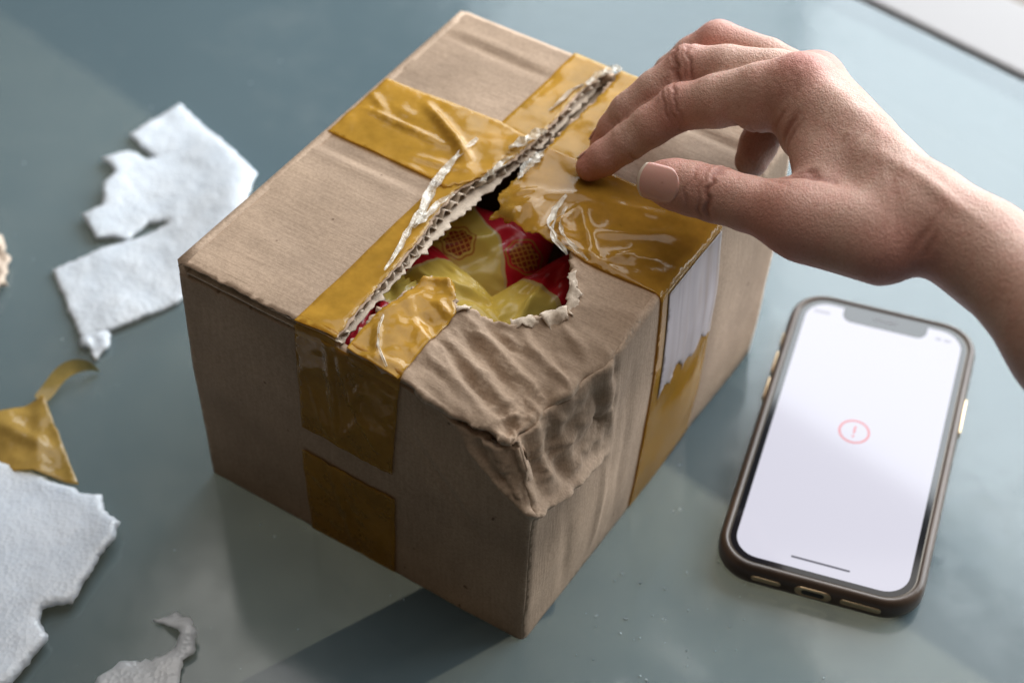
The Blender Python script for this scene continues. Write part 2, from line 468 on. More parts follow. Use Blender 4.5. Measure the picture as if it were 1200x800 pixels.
def wall_fn(lift=0.0, extra=None, mirror=False):
    """(s, z) -> outside of the front panel (s < 0) and the right panel (s > 0); s = 0 is the crushed upright edge"""
    def fn(s, z):
        s = np.asarray(s, float); z = np.asarray(z, float)
        fr = s < 0
        lean = (WT - W2) * (z / H)
        u = np.where(fr, W2 + lean + s * (1 + lean / 143), W2 + lean); v = np.where(fr, -D2, -D2 + s)
        nu = np.where(fr, 0.0, 1.0); nv = np.where(fr, -1.0, 0.0)
        zz = z.copy()
        # rounded upright edge
        c = np.clip(4 - np.abs(s), 0, 4) ** 2 / 4 * .32
        u = u - c * .7; v = v + c * .7
        # crushed zone
        a = np.abs(s)
        zc = np.where(fr, 79 + 1.0 * a, 79 - .30 * a)
        reach = np.where(fr, sst(40, 28, a), sst(50, 45, a))
        rp = np.clip((z - zc) / np.maximum(H - zc, 8), 0, 1.1) * reach
        m = sst(0, 4, z - zc) * reach
        fac = np.where(fr, 1.4 * tri(s / 17 + z / 60), 1.5 * tri(s / 11 + z / 110 + .08 * noise(s / 9, z / 9, 44)) + .9 * tri(z / 17 - s / 70))
        dep = np.where(fr, ins_f(a), ins_r(a)) * rp ** .8 + fac * np.sin(np.pi * np.clip(rp, 0, 1)) * .9 + m * (1.0 * facet(s / 5, z / 13, 43) + .5 * facet((s + z) / 5, (s - z) / 7, 46))
        for (x0, y0, x1, y1, h, w) in WFINE:
            d, t = segd(a, z, x0, y0, x1, y1)
            dep = dep + m * h * np.clip(1 - d / w, 0, 1) * np.sin(np.pi * np.clip(t, .02, .98)) ** .6
        u = u - nu * dep - np.where(fr, 1, 0) * ins_r(0 * a) * rp ** .8 * np.exp(-a / 16)
        v = v - nv * dep + np.where(fr, 0, 1) * ins_f(0 * a) * rp ** .8 * np.exp(-a / 16)
        # lip of the crease bulges out
        lip = np.exp(-((z - zc + 1.5) / 2.6) ** 2) * sst(50, 40, a)
        bo = lip * np.where(fr, 1.0, 2.4) * (1 + .7 * noise(s / 3.5, z / 9, 45))
        sag = 14.5 * np.exp(-(s / 40) ** 2) * sst(58, H, z)
        zz = zz - sag + m * .5 * fbm(s / 8, z / 8, 47)
        # soft dents and a diagonal crease on the front
        dn = .55 * fbm(s / 40, z / 40, 51)
        dn = dn + np.where(fr, ridges(s, z, [(-52, 92, -22, 52, -.8, 1.6), (-49, 93, -19, 54, .4, 2.5), (-100, 108, -30, 106, -.4, 2)]),
                           ridges(s, z, [(46, 60, 44, 8, .9, 2.2), (50, 98, 48, 60, .8, 2), (20, 60, 26, 4, -.6, 3), (120, 90, 118, 8, -.5, 4), (60, 100, 58, 10, -.6, 3)]))
        # bulge of the filled box
        dn = dn + np.where(fr, 1.0, 2.0) * np.sin(np.pi * np.clip(z / H, 0, 1)) * sst(0, 30, a)
        if extra is not None: dn = dn + extra(s, z)
        off = bo + dn + lift
        u = u + nu * off; v = v + nv * off
        # top roll
        e = np.clip(3 - (H - z), 0, 3); rr = (3 - np.sqrt(np.maximum(9 - e * e, 0))) * .75
        u = u - nu * rr; v = v - nv * rr
        return np.stack([u, v, zz], 1)
    return fn

FR_S = -(W2 * 2)
# front panel: raw, slightly ragged upper edge just under the top flaps
edge = [(FR_S, 107.6)]
for i in range(1, 60):
    s = FR_S + (W2 * 2) * i / 60
    edge.append((s, 109.4 - 1.8 * (s < -95) + .35 * math.sin(i * 1.7) + random.uniform(-.25, .25)))
front_poly = [(FR_S, 0), (0, 0), (0, 111.5)] + edge[::-1]
sheet('front_panel', front_poly, 1.6, wall_fn(), M_KZ, box, 3.5)
sheet('right_panel', [(0, 0), (D2 * 2, 0), (D2 * 2, H), (62, H), (48, H - .8), (0, H - 1.2)], 1.5, wall_fn(), M_KZ, box, 3.5)
def flat(fn3):
    return lambda a, b: np.stack(fn3(a, b), 1)
sheet('left_panel', [(-D2, 0), (D2, 0), (D2, H), (-D2, H)], 8, flat(lambda a, b: (np.full_like(a, -W2), -a, b)), M_KZ, box, 3.5)
sheet('back_panel', [(-W2, 0), (W2, 0), (W2, H - 1), (-W2, H - 1)], 8, flat(lambda a, b: (-a, np.full_like(a, D2), b)), M_KZ, box, 3.5)
sheet('bottom_panel', [(-W2 + 1, -D2 + 1), (W2 - 1, -D2 + 1), (W2 - 1, D2 - 1), (-W2 + 1, D2 - 1)], 8, flat(lambda a, b: (a, b, np.full_like(a, 4.0))), M_KIN, box, 3.2)
# minor flap under the seam at the back
sheet('inner_flap', [(-W2 + 4, 38), (W2 - 4, 38), (W2 - 4, D2 - 3), (-W2 + 4, D2 - 3)], 6, flat(lambda a, b: (a, b, H - 6.0 - .25 * np.maximum(60 - b, 0))), M_KIN, box, 3.0)

# left major flap: two liners with a real corrugated medium between them
VS = (-87.2, -74, -63.7, -46.3, -31, -20, -5, 5, 13, 22, 37, 50, 66, 78.5, 87.2)
LT = list(zip((-2.6, -4.4, -4.9, -5.8, -7.2, -10.0, -11.4, -8.6, -5.2, -3.9, -3.0, -3.2, -4.6, -3.2, -1.3), VS))
LB = list(zip((-2.2, -3.9, -4.3, -5.0, -5.2, -5.4, -5.0, -4.4, -3.8, -3.1, -2.3, -2.2, -2.2, -2.0, -1.0), VS))
lt = rough_line(LT, 1.3, .36, 1); lb = rough_line(LB, 1.5, .5, 2)
fe = [(-W2 + (W2 - 2.5) * i / 40, -87.0 + random.uniform(-.35, .35)) for i in range(40)]
left_flap = sheet('left_flap', fe + lt + [(-W2, 87.2)], 1.7, top_fn(), M_KU, box, .55)
sheet('inner_liner', [(-W2 + 1, -86.6)] + lb + [(-W2 + 1, 86.6)], 2.6, top_fn(-3.9), M_TORN, left_flap, .5)
def wave(u, v):
    z = top_z(u, v) - 2.2 + 1.35 * np.sin(v / 5.2 * 2 * math.pi + .6 * noise(u / 9, v / 20, 71))
    return np.stack([u, v, z], 1)
me_ = [(x - .5 + .9 * math.sin(y * 1.3), y) for x, y in rough_line([((a[0] * .6 + b[0] * .4), a[1]) for a, b in zip(LT, LB)], 1.2, .35, 5)]
sheet('corrugated_medium', [(-32, -86.8)] + me_ + [(-32, 86.8)], 1.0, wave, M_TORN, left_flap, .3)

# right major flap with the torn hole
HOLE = [(1.2, -87), (0.2, -77), (0.4, -67.5), (2.2, -55.8), (3.6, -47), (11.5, -44), (16.9, -47.5), (21.3, -52.6), (26.8, -49.2), (33.0, -49.4), (39.6, -48.2), (42.2, -44.2),
        (45.0, -40.5), (50.8, -39.6), (53.4, -33.6), (50.0, -25.3), (45.0, -18), (39.0, -8.6), (33, -6.5), (26, -3.2), (20, -5), (14, -2), (9, 2), (4.5, 6), (2.6, 16), (2.0, 24), (1.7, 36), (1.8, 46), (2.8, 68), (1.0, 87)]
hole = rough_line(HOLE, 1.1, .7, 11)
lip_ = [(1.2, -87.2)] + [(60 * i / 30, -87.2 + random.uniform(-.35, .35)) for i in range(1, 31)] + [(68, -87), (72.2, -85.5), (74.4, -82), (WT, -77)]
hole_line = np.array(HOLE)
def hole_rise(u, v):
    d = np.full_like(u, 1e9)
    for i in range(4, 18): d = np.minimum(d, segd(u, v, *hole_line[i], *hole_line[i + 1])[0])
    return d
def rf_extra(u, v):
    d = hole_rise(u, v)
    return 1.6 * np.exp(-d / 3.0) * (1 + .8 * noise(u / 4, v / 4, 61)) - 1.5 * np.exp(-d / 14) * sst(-30, -50, v) + ridges(u, v, [(9, -64, 24, -60, -1.8, 3)])
right_flap = sheet('right_flap', lip_ + [(WT, 87.2)] + hole[::-1][:-1], 1.0, top_fn(0, rf_extra), M_KU, box, 3.0)

# ragged paper left standing around the hole
def scrap(name, pts, z0, curl, mat, parent, thick=.5, seed=0, amp=.35, step=.9):
    c = np.mean(pts, 0)
    def fn(u, v):
        r2 = (u - c[0]) ** 2 + (v - c[1]) ** 2
        return np.stack([u, v, top_z(u, v) + rf_extra(u, v) + z0 + curl * np.sqrt(r2) * noise(u / 4, v / 4, seed) + .5 * fbm(u / 2.5, v / 2.5, seed + 5)], 1)
    return sheet(name, rough_line(pts, 1.0, amp, seed, True), step, fn, mat, parent, thick)
for i, pts in enumerate([[(46, -41), (52, -41.5), (55, -36), (51, -33.5), (47.5, -37)], [(40, -49.5), (46, -44.5), (48, -40.5), (44, -39.8), (39, -45.5)], [(52, -33), (55.5, -34), (53.5, -26), (49.5, -23), (48.5, -26.5)],
                         [(46, -17), (50.5, -23), (48.3, -25), (43.8, -18.6)], [(21, -54.5), (25.5, -51), (24.5, -48.6), (20.3, -52)]]):
    scrap('torn_paper', pts, .9, .35, M_TORN, right_flap, .5, 90 + i)

# ------------------------------------------------------------------ tape on the box
def tape(name, pts, fn, mat, parent=box, step=1.6, thick=.12):
    return sheet(name, pts, step, fn, mat, parent, thick, 1.0)
def xtr_left(u, v):
    return ridges(u, v, [(-14, -60, -8, -30, .5, 1.4), (-19, -84, -6, -80, .4, 1.5), (-16, 45, -12, 80, .3, 1.2)]) + .12 * fbm(u / 6, v / 6, 81)
frt = [(-20.0, -87.6), (-3.0, -87.6)]
l_in = [(x - .5, y) for x, y in LT]
main_left = tape('tape_along_seam', [(-20.0, -88.0)] + rough_line(l_in, 1.4, .25, 21) + [(-19.0, 88.0)], top_fn(.35, xtr_left), M_TAPE)
# cross strip, left arm, lying over the seam strip
def xtr_cross(u, v):
    return ridges(u, v, [(-66, 15, -28, 13, 1.5, 1.1), (-48, 29, -17, 12, 2.6, 1.8), (-62, 22, -40, 20, .5, 2.5), (-30, 20, -12, 5, .8, 2), (-36, 2, -14, 6, .9, 1.6), (-71, 24, -58, 17, .9, 1.2)]) + .2 * fbm(u / 7, v / 7, 82)
cr_r = rough_line([(-16, -6), (-12, -2.5), (-9, 4), (-7.4, 12), (-7.0, 24), (-5.6, 34)], 1.2, .4, 22)
tape('tape_across_left', [(-W2 - .5, -3.2), (-22, -4.2)] + cr_r + [(-20, 36.2), (-W2 - .5, 34.0)], top_fn(.75, xtr_cross), M_TAPE, step=1.3)
# front tongue: seam strip right of the tear, pushed in and creased
TONG = [(1.8, -87), (.8, -77), (1.2, -68), (3.0, -56), (4.4, -47.5), (7, -45), (11.5, -43.2), (14.5, -44.4), (17.4, -48), (19.6, -51.5), (22.2, -54)]
def xtr_tongue(u, v):
    return rf_extra(u, v) + ridges(u, v, [(5, -58, 20, -70, 1.0, 2), (3, -72, 12, -86, 1.3, 1.1), (12, -50, 20, -58, .9, 2), (8, -86, 20, -84, .8, 1.5), (2, -70, 8, -50, .8, 1.5)]) + .3 * fbm(u / 5, v / 5, 83)
tape('tape_tongue', [(1.8, -88.0), (22.6, -88.0), (22.2, -54)] + rough_line(TONG[::-1][1:-1], 1.1, .35, 23), top_fn(.5, xtr_tongue), M_TAPE, step=1.1)
# behind the cross strip, right of the slit
tape('tape_along_seam', [(3.4, 30), (22.5, 30), (22.5, 88), (1.8, 88)] + rough_line([(1.8, 87), (3.5, 68), (2.5, 46), (2.6, 34)], 1.4, .3, 24)[1:], top_fn(.35, lambda u, v: .15 * fbm(u / 6, v / 6, 84)), M_TAPE)
# cross strip, right arm: glossy, loose and wrinkled, torn over the hole
CR = [(26, -9), (21.5, -10.2), (18, -8.5), (13.5, -9.4), (9.5, -8), (5.6, -9.6), (6.2, -5), (3.4, 0), (2.6, 5.5), (3.0, 12), (2.2, 22), (2.0, 33)]
def xtr_crr(u, v):
    loose = sst(40, 8, u) * sst(24, -6, v)
    z = ridges(u, v, [(26, -10, 30, 12, 2.6, 1.4), (30, 12, 48, -9, 1.5, 1.6), (27, -6, 44, -12, 1.7, 1.3), (12, -8, 16, 6, 1.8, 1.6), (6, 2, 14, 12, 1.2, 1.4), (14, 8, 30, 20, 1.1, 2.2),
                      (40, -10, 66, 4, .9, 2.4), (36, 0, 70, 22, .7, 2.5), (50, -10, 58, 4, 1.2, 1.3), (34, -6, 60, -9, 1.0, 1.5), (22, 16, 70, 28, .5, 2.0)])
    z = z * .7
    return z + loose * (1.6 + 1.1 * facet(u / 5, v / 7, 85)) + .25 * facet(u / 9, v / 6, 86) + 1.3 * sst(4, -8, v) * sst(34, 12, u) * noise(u / 3.4, v / 6, 87) - 2.2 * sst(-4, -11, v) * sst(26, 10, u)
tape('tape_across_right', [(WT + .4, -10.0), (WT + .4, 33.6), (3.0, 33.4)] + rough_line(CR[::-1][1:], 1.1, .45, 25) + [(34, -9.4), (46, -10.8), (60, -10.6)], top_fn(.75, xtr_crr), M_TAPE2, step=1.0)

# pieces on the front panel (s runs from -143 to 0)
def fs(u): return u - W2 - 2.6
def xtr_front(s, z):
    return ridges(s, z, [(fs(-6), 112, fs(-4), 62, .9, 1.1), (fs(-2), 108, fs(6), 80, .9, 1.0), (fs(6), 80, fs(-4), 62, .7, 1.0), (fs(-14), 84, fs(-8), 62, .5, 1.2), (fs(8), 100, fs(2), 84, .5, 1.2),
                         (fs(-8), 46, fs(0), 4, .9, 1.2), (fs(-18), 38, fs(-10), 30, .4, 1.6), (fs(2), 90, fs(14), 66, .5, 1.2)]) + .15 * fbm(s / 6, z / 6, 88)
tape('tape_end', [(fs(-19.4), 111.5), (fs(-19.6), 60)] + rough_line([(fs(-19.6), 60), (fs(0), 59.2), (fs(18.6), 59)], 2.0, .25, 26)[1:] + [(fs(22.4), 110.5), (fs(8), 111.2), (fs(-6), 111.6)], wall_fn(.65, lambda s, z: 1.5 * xtr_front(s, z)), M_TAPE2, step=1.3)
tape('tape_end', [(fs(-20.6), .6), (fs(18), .6)] + rough_line([(fs(19.6), 46), (fs(0), 46.6), (fs(-20.4), 47.6)], 2.0, .25, 27), wall_fn(.65, lambda s, z: 1.5 * xtr_front(s, z)), M_TAPE2, step=1.6)
# over the front edge: the strip bends from the top onto the front panel
def bend(p):
    def fn(u, t):
        # t from 0 (on the top, v = -84) to 1 (on the front, z = 106)
        u = np.asarray(u); t = np.asarray(t)
        zt = top_z(u, np.full_like(u, -85.0)) + p + .2
        ang = t * math.pi / 2
        v = -D2 + 1.6 - (1.6 + 1.1) * np.sin(ang) * 1.0
        z = zt - 6.5 * (1 - np.cos(ang)) * 1.0
        return np.stack([u, v - .35 * np.sin(ang), z], 1)
    return fn
def strip_bend(name, u0, u1, mat, lift):
    us = np.linspace(u0, u1, 16); ts = np.linspace(0, 1, 9)
    U, T = np.meshgrid(us, ts); P = bend(lift)(U.ravel(), T.ravel())
    f = [(j * 16 + i, (j + 1) * 16 + i, (j + 1) * 16 + i + 1, j * 16 + i + 1) for j in range(8) for i in range(15)]
    return mesh_obj(name, P, f, mat, box)
strip_bend('tape_fold', -20, -3.6, M_TAPE2, .4)
strip_bend('tape_fold', 2.0, 22.6, M_TAPE2, .5)
# on the right panel: s = v + D2
def rs(v): return v + D2
def xtr_rt(s, z):
    st = .5 * noise(s / 3.2, z / 40, 91) + .35 * np.maximum(0, noise(s / 2.2 + z / 60, z / 30, 92))
    return st + ridges(s, z, [(rs(2), 110, rs(4), 60, .7, .9), (rs(12), 112, rs(8), 50, .9, 1.0), (rs(20), 112, rs(18), 66, .6, .9), (rs(27), 108, rs(22), 12, .7, 1.2), (rs(6), 60, rs(0), 10, .7, 1.1)])
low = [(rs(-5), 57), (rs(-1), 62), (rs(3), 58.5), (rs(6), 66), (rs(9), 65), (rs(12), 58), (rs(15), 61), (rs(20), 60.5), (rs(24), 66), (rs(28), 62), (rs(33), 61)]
sheet('painted_sheen', rough_line(low, 1.6, .5, 28) + [(rs(33.3), 111), (rs(-5), 111)], 1.4, wall_fn(.75, lambda s, z: .06 * xtr_rt(s, z)), M_SHEEN, box, .1, 1.0)  # pale patch painted in for the window's sheen on the side tape
t_r = [(rs(-10), 112.6), (rs(-10.5), 62), (rs(-13), .8), (rs(33), .8), (rs(33.4), 112.6)]
M_TAPE3 = mat_tape('amber_packing_tape_thin', (.52, .34, .10), .42, 4.4, .08)
tape('tape_side', t_r, wall_fn(.4, lambda s, z: xtr_rt(s, z) * .06), M_TAPE2, step=1.3)

# clear film peeled from the tear
def ribbon(name, path, w, mat, parent, lift=2.0, seed=0, sub=3, tilt=1.0):
    rnd = random.Random(seed)
    pts = []
    for i in range(len(path) - 1):
        a = Vector(path[i]); b = Vector(path[i + 1])
        for j in range(sub): pts.append(a.lerp(b, j / sub))
    pts.append(Vector(path[-1]))
    v = []; n = 6; m = len(pts)
    for i, p in enumerate(pts):
        d = (pts[min(i + 1, m - 1)] - pts[max(i - 1, 0)]).normalized(); q = Vector((-d.y, d.x))
        ww = w * (.35 + .65 * math.sin(math.pi * (i + .6) / (m + .2))) * rnd.uniform(.8, 1.2)
        zb = float(top_z(np.array([p.x]), np.array([p.y]))[0])
        th = tilt * rnd.uniform(.4, 1.2)
        for k in range(n):
            c = (k / (n - 1) - .5) * ww
            v.append((p.x + q.x * c * math.cos(th) + rnd.gauss(0, .12), p.y + q.y * c * math.cos(th) + rnd.gauss(0, .12), zb + lift + abs(c) * math.sin(th) + (.8 * math.sin(k * 2.1 + i) if k % 2 else 0) * .6))
    f = [(i * n + k, (i + 1) * n + k, (i + 1) * n + k + 1, i * n + k + 1) for i in range(m - 1) for k in range(n - 1)]
    return mesh_obj(name, v, f, mat, parent, False)
ribbon('film_strip', [(-20.5, 22), (-20.8, 12), (-20.6, 2), (-18.4, -10), (-14.0, -22), (-12.2, -32), (-9.5, -42), (-7.2, -54)], 4.2, M_FILM, box, 1.6, 3)
ribbon('film_strip', [(-10.5, -8), (-11.5, -16), (-10.8, -24), (-11.6, -31)], 3.6, M_FILM, box, 1.4, 4)
ribbon('film_strip', [(-8, 24), (-5, 29), (-3.5, 35), (-1.5, 40)], 6.5, M_FILM, box, 1.2, 5, 4, 1.3)
ribbon('film_strip', [(-7, 3), (-6, 9), (-5.5, 15), (-5.2, 22)], 4.0, M_FILM, box, .2, 6, 4, 1.2)
ribbon('film_strip', [(-4, 72), (-2, 79), (.5, 85), (2, 88)], 6.0, M_FILM, box, 1.3, 7, 4, 1.2)
ribbon('film_strip', [(4, 12), (3.4, 18), (3.8, 25), (3.2, 30)], 4.6, M_FILM, box, 1.2, 8, 4, 1.1)
ribbon('film_strip', [(23.5, 13), (24.5, 4), (27.5, -4), (33, -9.5), (40, -13)], 3.0, M_FILM, box, 2.6, 9)
ribbon('film_strip', [(26.8, 8), (28, 1), (33, -5), (40, -8.5), (47, -11)], 2.2, M_FILM, box, 2.4, 10)
ribbon('film_strip', [(-8, 52), (-7, 60), (-7.2, 67), (-5, 72)], 2.4, M_TORN, box, .8, 12)
ribbon('film_strip', [(3.6, -70), (6, -76), (10, -82), (17, -87)], 1.6, M_FILM, box, 1.4, 13)

# ------------------------------------------------------------------ snack packets in the box
def mat_packet(name, red_dir, thr, spot, seed):
    m, nt, b, o = new_mat(name); L = nt.links
    c = coords(nt)
    sx = N(nt, 'ShaderNodeSeparateXYZ'); L.new(c, sx.inputs[0])
    n = tex_noise(nt, c, 26, 2)
    w = math_n(nt, 'ADD', math_n(nt, 'ADD', math_n(nt, 'MULTIPLY', sx.outputs[0], red_dir[0] * 1000), math_n(nt, 'MULTIPLY', sx.outputs[1], red_dir[1] * 1000)), math_n(nt, 'MULTIPLY', n, 22.0))
    red = math_n(nt, 'GREATER_THAN', w, thr)
    yel = ramp(nt, tex_noise(nt, c, 14, 2), [(.35, (.80, .58, .10)), (.65, (.86, .70, .20))])
    col = mixc(nt, red, yel, (.72, .022, .045))
    edge_ = math_n(nt, 'LESS_THAN', math_n(nt, 'ABSOLUTE', math_n(nt, 'SUBTRACT', w, thr - .6)), .6)
    col = mixc(nt, edge_, col, (.80, .62, .28))
    # printed round fruit with a lattice skin
    for (cx, cy, r) in spot:
        dx = math_n(nt, 'SUBTRACT', math_n(nt, 'MULTIPLY', sx.outputs[0], 1000), cx); dy = math_n(nt, 'SUBTRACT', math_n(nt, 'MULTIPLY', sx.outputs[1], 1000), cy)
        rr = math_n(nt, 'SQRT', math_n(nt, 'ADD', math_n(nt, 'MULTIPLY', dx, dx), math_n(nt, 'MULTIPLY', dy, dy)))
        rr = math_n(nt, 'ADD', rr, math_n(nt, 'MULTIPLY', math_n(nt, 'SINE', math_n(nt, 'MULTIPLY', math_n(nt, 'ARCTAN2', dy, dx), 7.0)), .35))
        disc = math_n(nt, 'LESS_THAN', rr, r); ring = math_n(nt, 'MULTIPLY', math_n(nt, 'LESS_THAN', rr, r * 1.3), math_n(nt, 'GREATER_THAN', rr, r * 1.16))
        g1 = math_n(nt, 'LESS_THAN', math_n(nt, 'PINGPONG', math_n(nt, 'ADD', dx, dy), 1.3), .3)
        g2 = math_n(nt, 'LESS_THAN', math_n(nt, 'PINGPONG', math_n(nt, 'SUBTRACT', dx, dy), 1.3), .3)
        fruit = mixc(nt, math_n(nt, 'MAXIMUM', g1, g2), (.40, .06, .02), (.74, .38, .08))
        col = mixc(nt, ring, col, (.60, .26, .05)); col = mixc(nt, disc, col, fruit)
    L.new(col, b.inputs['Base Color'])
    b.inputs['Roughness'].default_value = .28
    L.new(bump(nt, tex_noise(nt, c, 90, 3), .25, .0015), b.inputs['Normal'])
    return m
def packet(label, mat, loc, rot, Lx=46, Ly=30, T=13, seed=0):
    n1, n2 = 41, 31
    A, B = np.meshgrid(np.linspace(-1, 1, n1), np.linspace(-1, 1, n2))
    A = A.ravel(); B = B.ravel()
    x = A * Lx * (1 - .05 * B * B); y = B * Ly * (1 - .07 * (1 - np.abs(A)))
    h = T * np.clip(1 - np.abs(A) ** 3, 0, 1) ** .6 * np.clip(1 - np.abs(B) ** 2.6, 0, 1) ** .55
    pl = .9 * np.sin(B * 26 + 2 * noise(A * 3, B * 3, seed)) * sst(.45, .95, np.abs(A)) + 1.4 * fbm(A * 2.5, B * 2.5, seed + 3) * (1 - np.abs(A) ** 4) * (1 - np.abs(B) ** 4)
    fold = ridges(A * 40, B * 30, [(-20 + seed, -25, 15, 10, 2.2, 3), (5, -20, 25, 20, -2, 4)])
    v = np.concatenate([np.stack([x, y, h + pl + fold * (1 - np.abs(B) ** 4)], 1), np.stack([x, y, -h + pl - .3], 1)])
    f = []; k = n1 * n2
    for j in range(n2 - 1):
        for i in range(n1 - 1):
            q = (j * n1 + i, j * n1 + i + 1, (j + 1) * n1 + i + 1, (j + 1) * n1 + i)
            f.append(q); f.append(tuple(a + k for a in q[::-1]))
    o = mesh_obj('snack_packet', v, f, mat)
    Mx = Matrix.Rotation(BZ, 4, 'Z') @ Matrix.Translation(Vector(loc) * MM) @ Euler([math.radians(a) for a in rot]).to_matrix().to_4x4()
    o.matrix_world = Mx
    return tag(o, label, 'packet', 'snack packets inside the torn box')
packet('yellow and red snack packet with round lattice fruit print under the torn left edge', mat_packet('packet_lattice', (.75, .75), 22, [(0, -3, 5.2), (24, 3, 5.5)], 1), (-14, 1, H - 34), (16, 8, 12), 32, 20, 11, 1)
packet('pale yellow snack packet with red band lying across front of the hole', mat_packet('packet_band', (-.9, .35), 22, [], 2), (1, -26, H - 29), (-8, 6, -14), 30, 11, 8, 2)
packet('yellow snack packet with red patch beside right edge of the hole', mat_packet('packet_patch', (.8, .5), 15, [], 3), (26, -13, H - 30), (6, -10, 66), 27, 11, 8, 3)
packet('dark red snack packet deep in the middle of the hole', mat_packet('packet_red', (.2, .3), -4, [(-4, 6, 8)], 4), (6, -6, H - 52), (-6, 8, 40), 36, 28, 11, 4)
packet('red ended snack packet at the narrow front end of the tear', mat_packet('packet_front', (-1.0, -.3), 8, [], 5), (-16, -51, H - 28), (4, 0, 84), 24, 13, 8, 5)

# ------------------------------------------------------------------ phone
phone = thing('smartphone', 'smartphone in brown bumper case lying face up, white screen with red alert sign', 'phone', (0.1428, -0.0178, 0), -0.29558)
def mat_case():
    m, nt, b, o = new_mat('smoky_brown_case'); L = nt.links
    c = coords(nt); n = tex_noise(nt, c, 30, 3)
    L.new(ramp(nt, n, [(.3, (.045, .028, .020)), (.7, (.11, .072, .050))]), b.inputs['Base Color'])
    b.inputs['Roughness'].default_value = .36
    return m
M_CASE = mat_case()
M_BLACK = simple('black_glass', (.008, .009, .012), .06)
M_GOLD = simple('golden_metal', (.62, .46, .28), .3, .8)
M_DARK = simple('dark_opening', (.02, .018, .016), .5)
M_GREY = simple('grey_print', (.10, .10, .12), .4)
def mat_screen(name, col, em):
    m, nt, b, o = new_mat(name)
    b.inputs['Base Color'].default_value = (*col, 1); b.inputs['Roughness'].default_value = .07; b.inputs['Specular IOR Level'].default_value = .27
    b.inputs['Emission Color'].default_value = (*em, 1); b.inputs['Emission Strength'].default_value = 1.0
    return m
M_SCR = mat_screen('lit_white_screen', (.06, .06, .06), (.64, .63, .73))
M_RED = mat_screen('red_icon', (.2, .05, .05), (.50, .19, .22))
M_INK = mat_screen('dark_screen_ink', (.05, .05, .06), (.06, .06, .08))
M_ICON = mat_screen('pale_screen_ink', (.1, .1, .1), (.34, .33, .40))
v, f = rr_solid(77, 151, 15, [(2.5, 0.2), (.8, 1.0), (0, 2.6), (0, 7.0), (.5, 9.0), (1.6, 10.1), (2.6, 10.3), (3.2, 9.8), (3.4, 8.4)])
mesh_obj('case', v, f, M_CASE, phone)
v, f = rr_solid(70.2, 144.2, 12, [(0, 8.0), (0, 9.2), (.5, 9.6)])
o = mesh_obj('bezel', v, f, M_BLACK, phone, False)
v, f = rr_solid(70.9, 144.9, 12.2, [(0, 8.0), (0, 9.45), (.35, 9.55)]); mesh_obj('metal_rim', v, f, simple('dark_steel_rim', (.10, .085, .07), .35, .6), phone)
def flat_poly(name, poly, z, mat, parent, h=.06):
    n = len(poly); poly = ccw(poly)
    v = [(x, y, z) for x, y in poly] + [(x, y, z + h) for x, y in poly]
    f = [tuple(range(n))[::-1], tuple(range(n, 2 * n))] + [(i, (i + 1) % n, (i + 1) % n + n, i + n) for i in range(n)]
    return mesh_obj(name, v, f, mat, parent, False)
disp = flat_poly('display', rrect(64.6, 138.6, 9.5), 9.62, M_SCR, phone)
nt_ = []
for i in range(9):
    a = math.radians(180 + 90 * i / 8); nt_.append((-13.5 + 4 * math.cos(a), 66.4 + 4 * math.sin(a) * 1.1))
for i in range(9):
    a = math.radians(270 + 90 * i / 8); nt_.append((13.5 + 4 * math.cos(a), 66.4 + 4 * math.sin(a) * 1.1))
notch = flat_poly('notch', [(-17.5, 69.6), *nt_, (17.5, 69.6)], 9.68, M_BLACK, phone, .08)
flat_poly('earpiece', [(x, y + 66.9) for x, y in rrect(10, 1.4, .7, 4)], 9.77, simple('earpiece_mesh', (.10, .10, .11), .5), notch, .05)
flat_poly('home_indicator', [(x, y - 64.6) for x, y in rrect(22, .9, .44, 3)], 9.70, M_INK, disp, .04)
# alert sign
n = 40; v = []; f = []
for i in range(n):
    a = 2 * math.pi * i / n
    for r, z in ((5.3, 9.7), (6.2, 9.7), (6.2, 9.74), (5.3, 9.74)): v.append((r * math.cos(a) - .6, r * math.sin(a) + 3.0, z))
for i in range(n):
    j = (i + 1) % n
    for k in range(4): f.append((i * 4 + k, j * 4 + k, j * 4 + (k + 1) % 4, i * 4 + (k + 1) % 4))
sign = mesh_obj('alert_ring', v, f, M_RED, disp, False)
flat_poly('exclamation_mark', [(-1.0, 6.0), (-1.05, 3.0), (-.85, 1.9), (-.35, 1.9), (-.15, 3.0), (-.2, 6.0)], 9.70, M_RED, disp, .04)
flat_poly('exclamation_dot', [(-.6 + .55 * math.cos(a * math.pi / 6), .55 + .55 * math.sin(a * math.pi / 6)) for a in range(12)], 9.70, M_RED, disp, .04)
for x, w in ((-26, 7), (22.5, 2.6), (26.2, 3.0)):
    flat_poly('status_icon', [(x + a, 64.2 + b) for a, b in rrect(w, 1.6, .7, 3)], 9.70, M_ICON, disp, .04)
def block(name, x, y, z, w, l, h, mat, parent, r=.6):
    v, f = rr_solid(w, l, r, [(.3, -h / 2), (0, -h / 2 + .3), (0, h / 2 - .3), (.3, h / 2)], 3)
    return mesh_obj(name, [(a + x, b + y, c + z) for a, b, c in v], f, mat, parent)
block('side_button', 38.4, 27, 6.0, 1.6, 19, 3.4, M_GOLD, phone)
block('side_button', -38.4, 32, 6.0, 1.6, 12, 3.4, M_GOLD, phone)
block('side_button', -38.4, 17, 6.0, 1.6, 12, 3.4, M_GOLD, phone)
block('mute_switch', -38.3, 46, 6.0, 1.4, 7, 3.2, M_GOLD, phone)
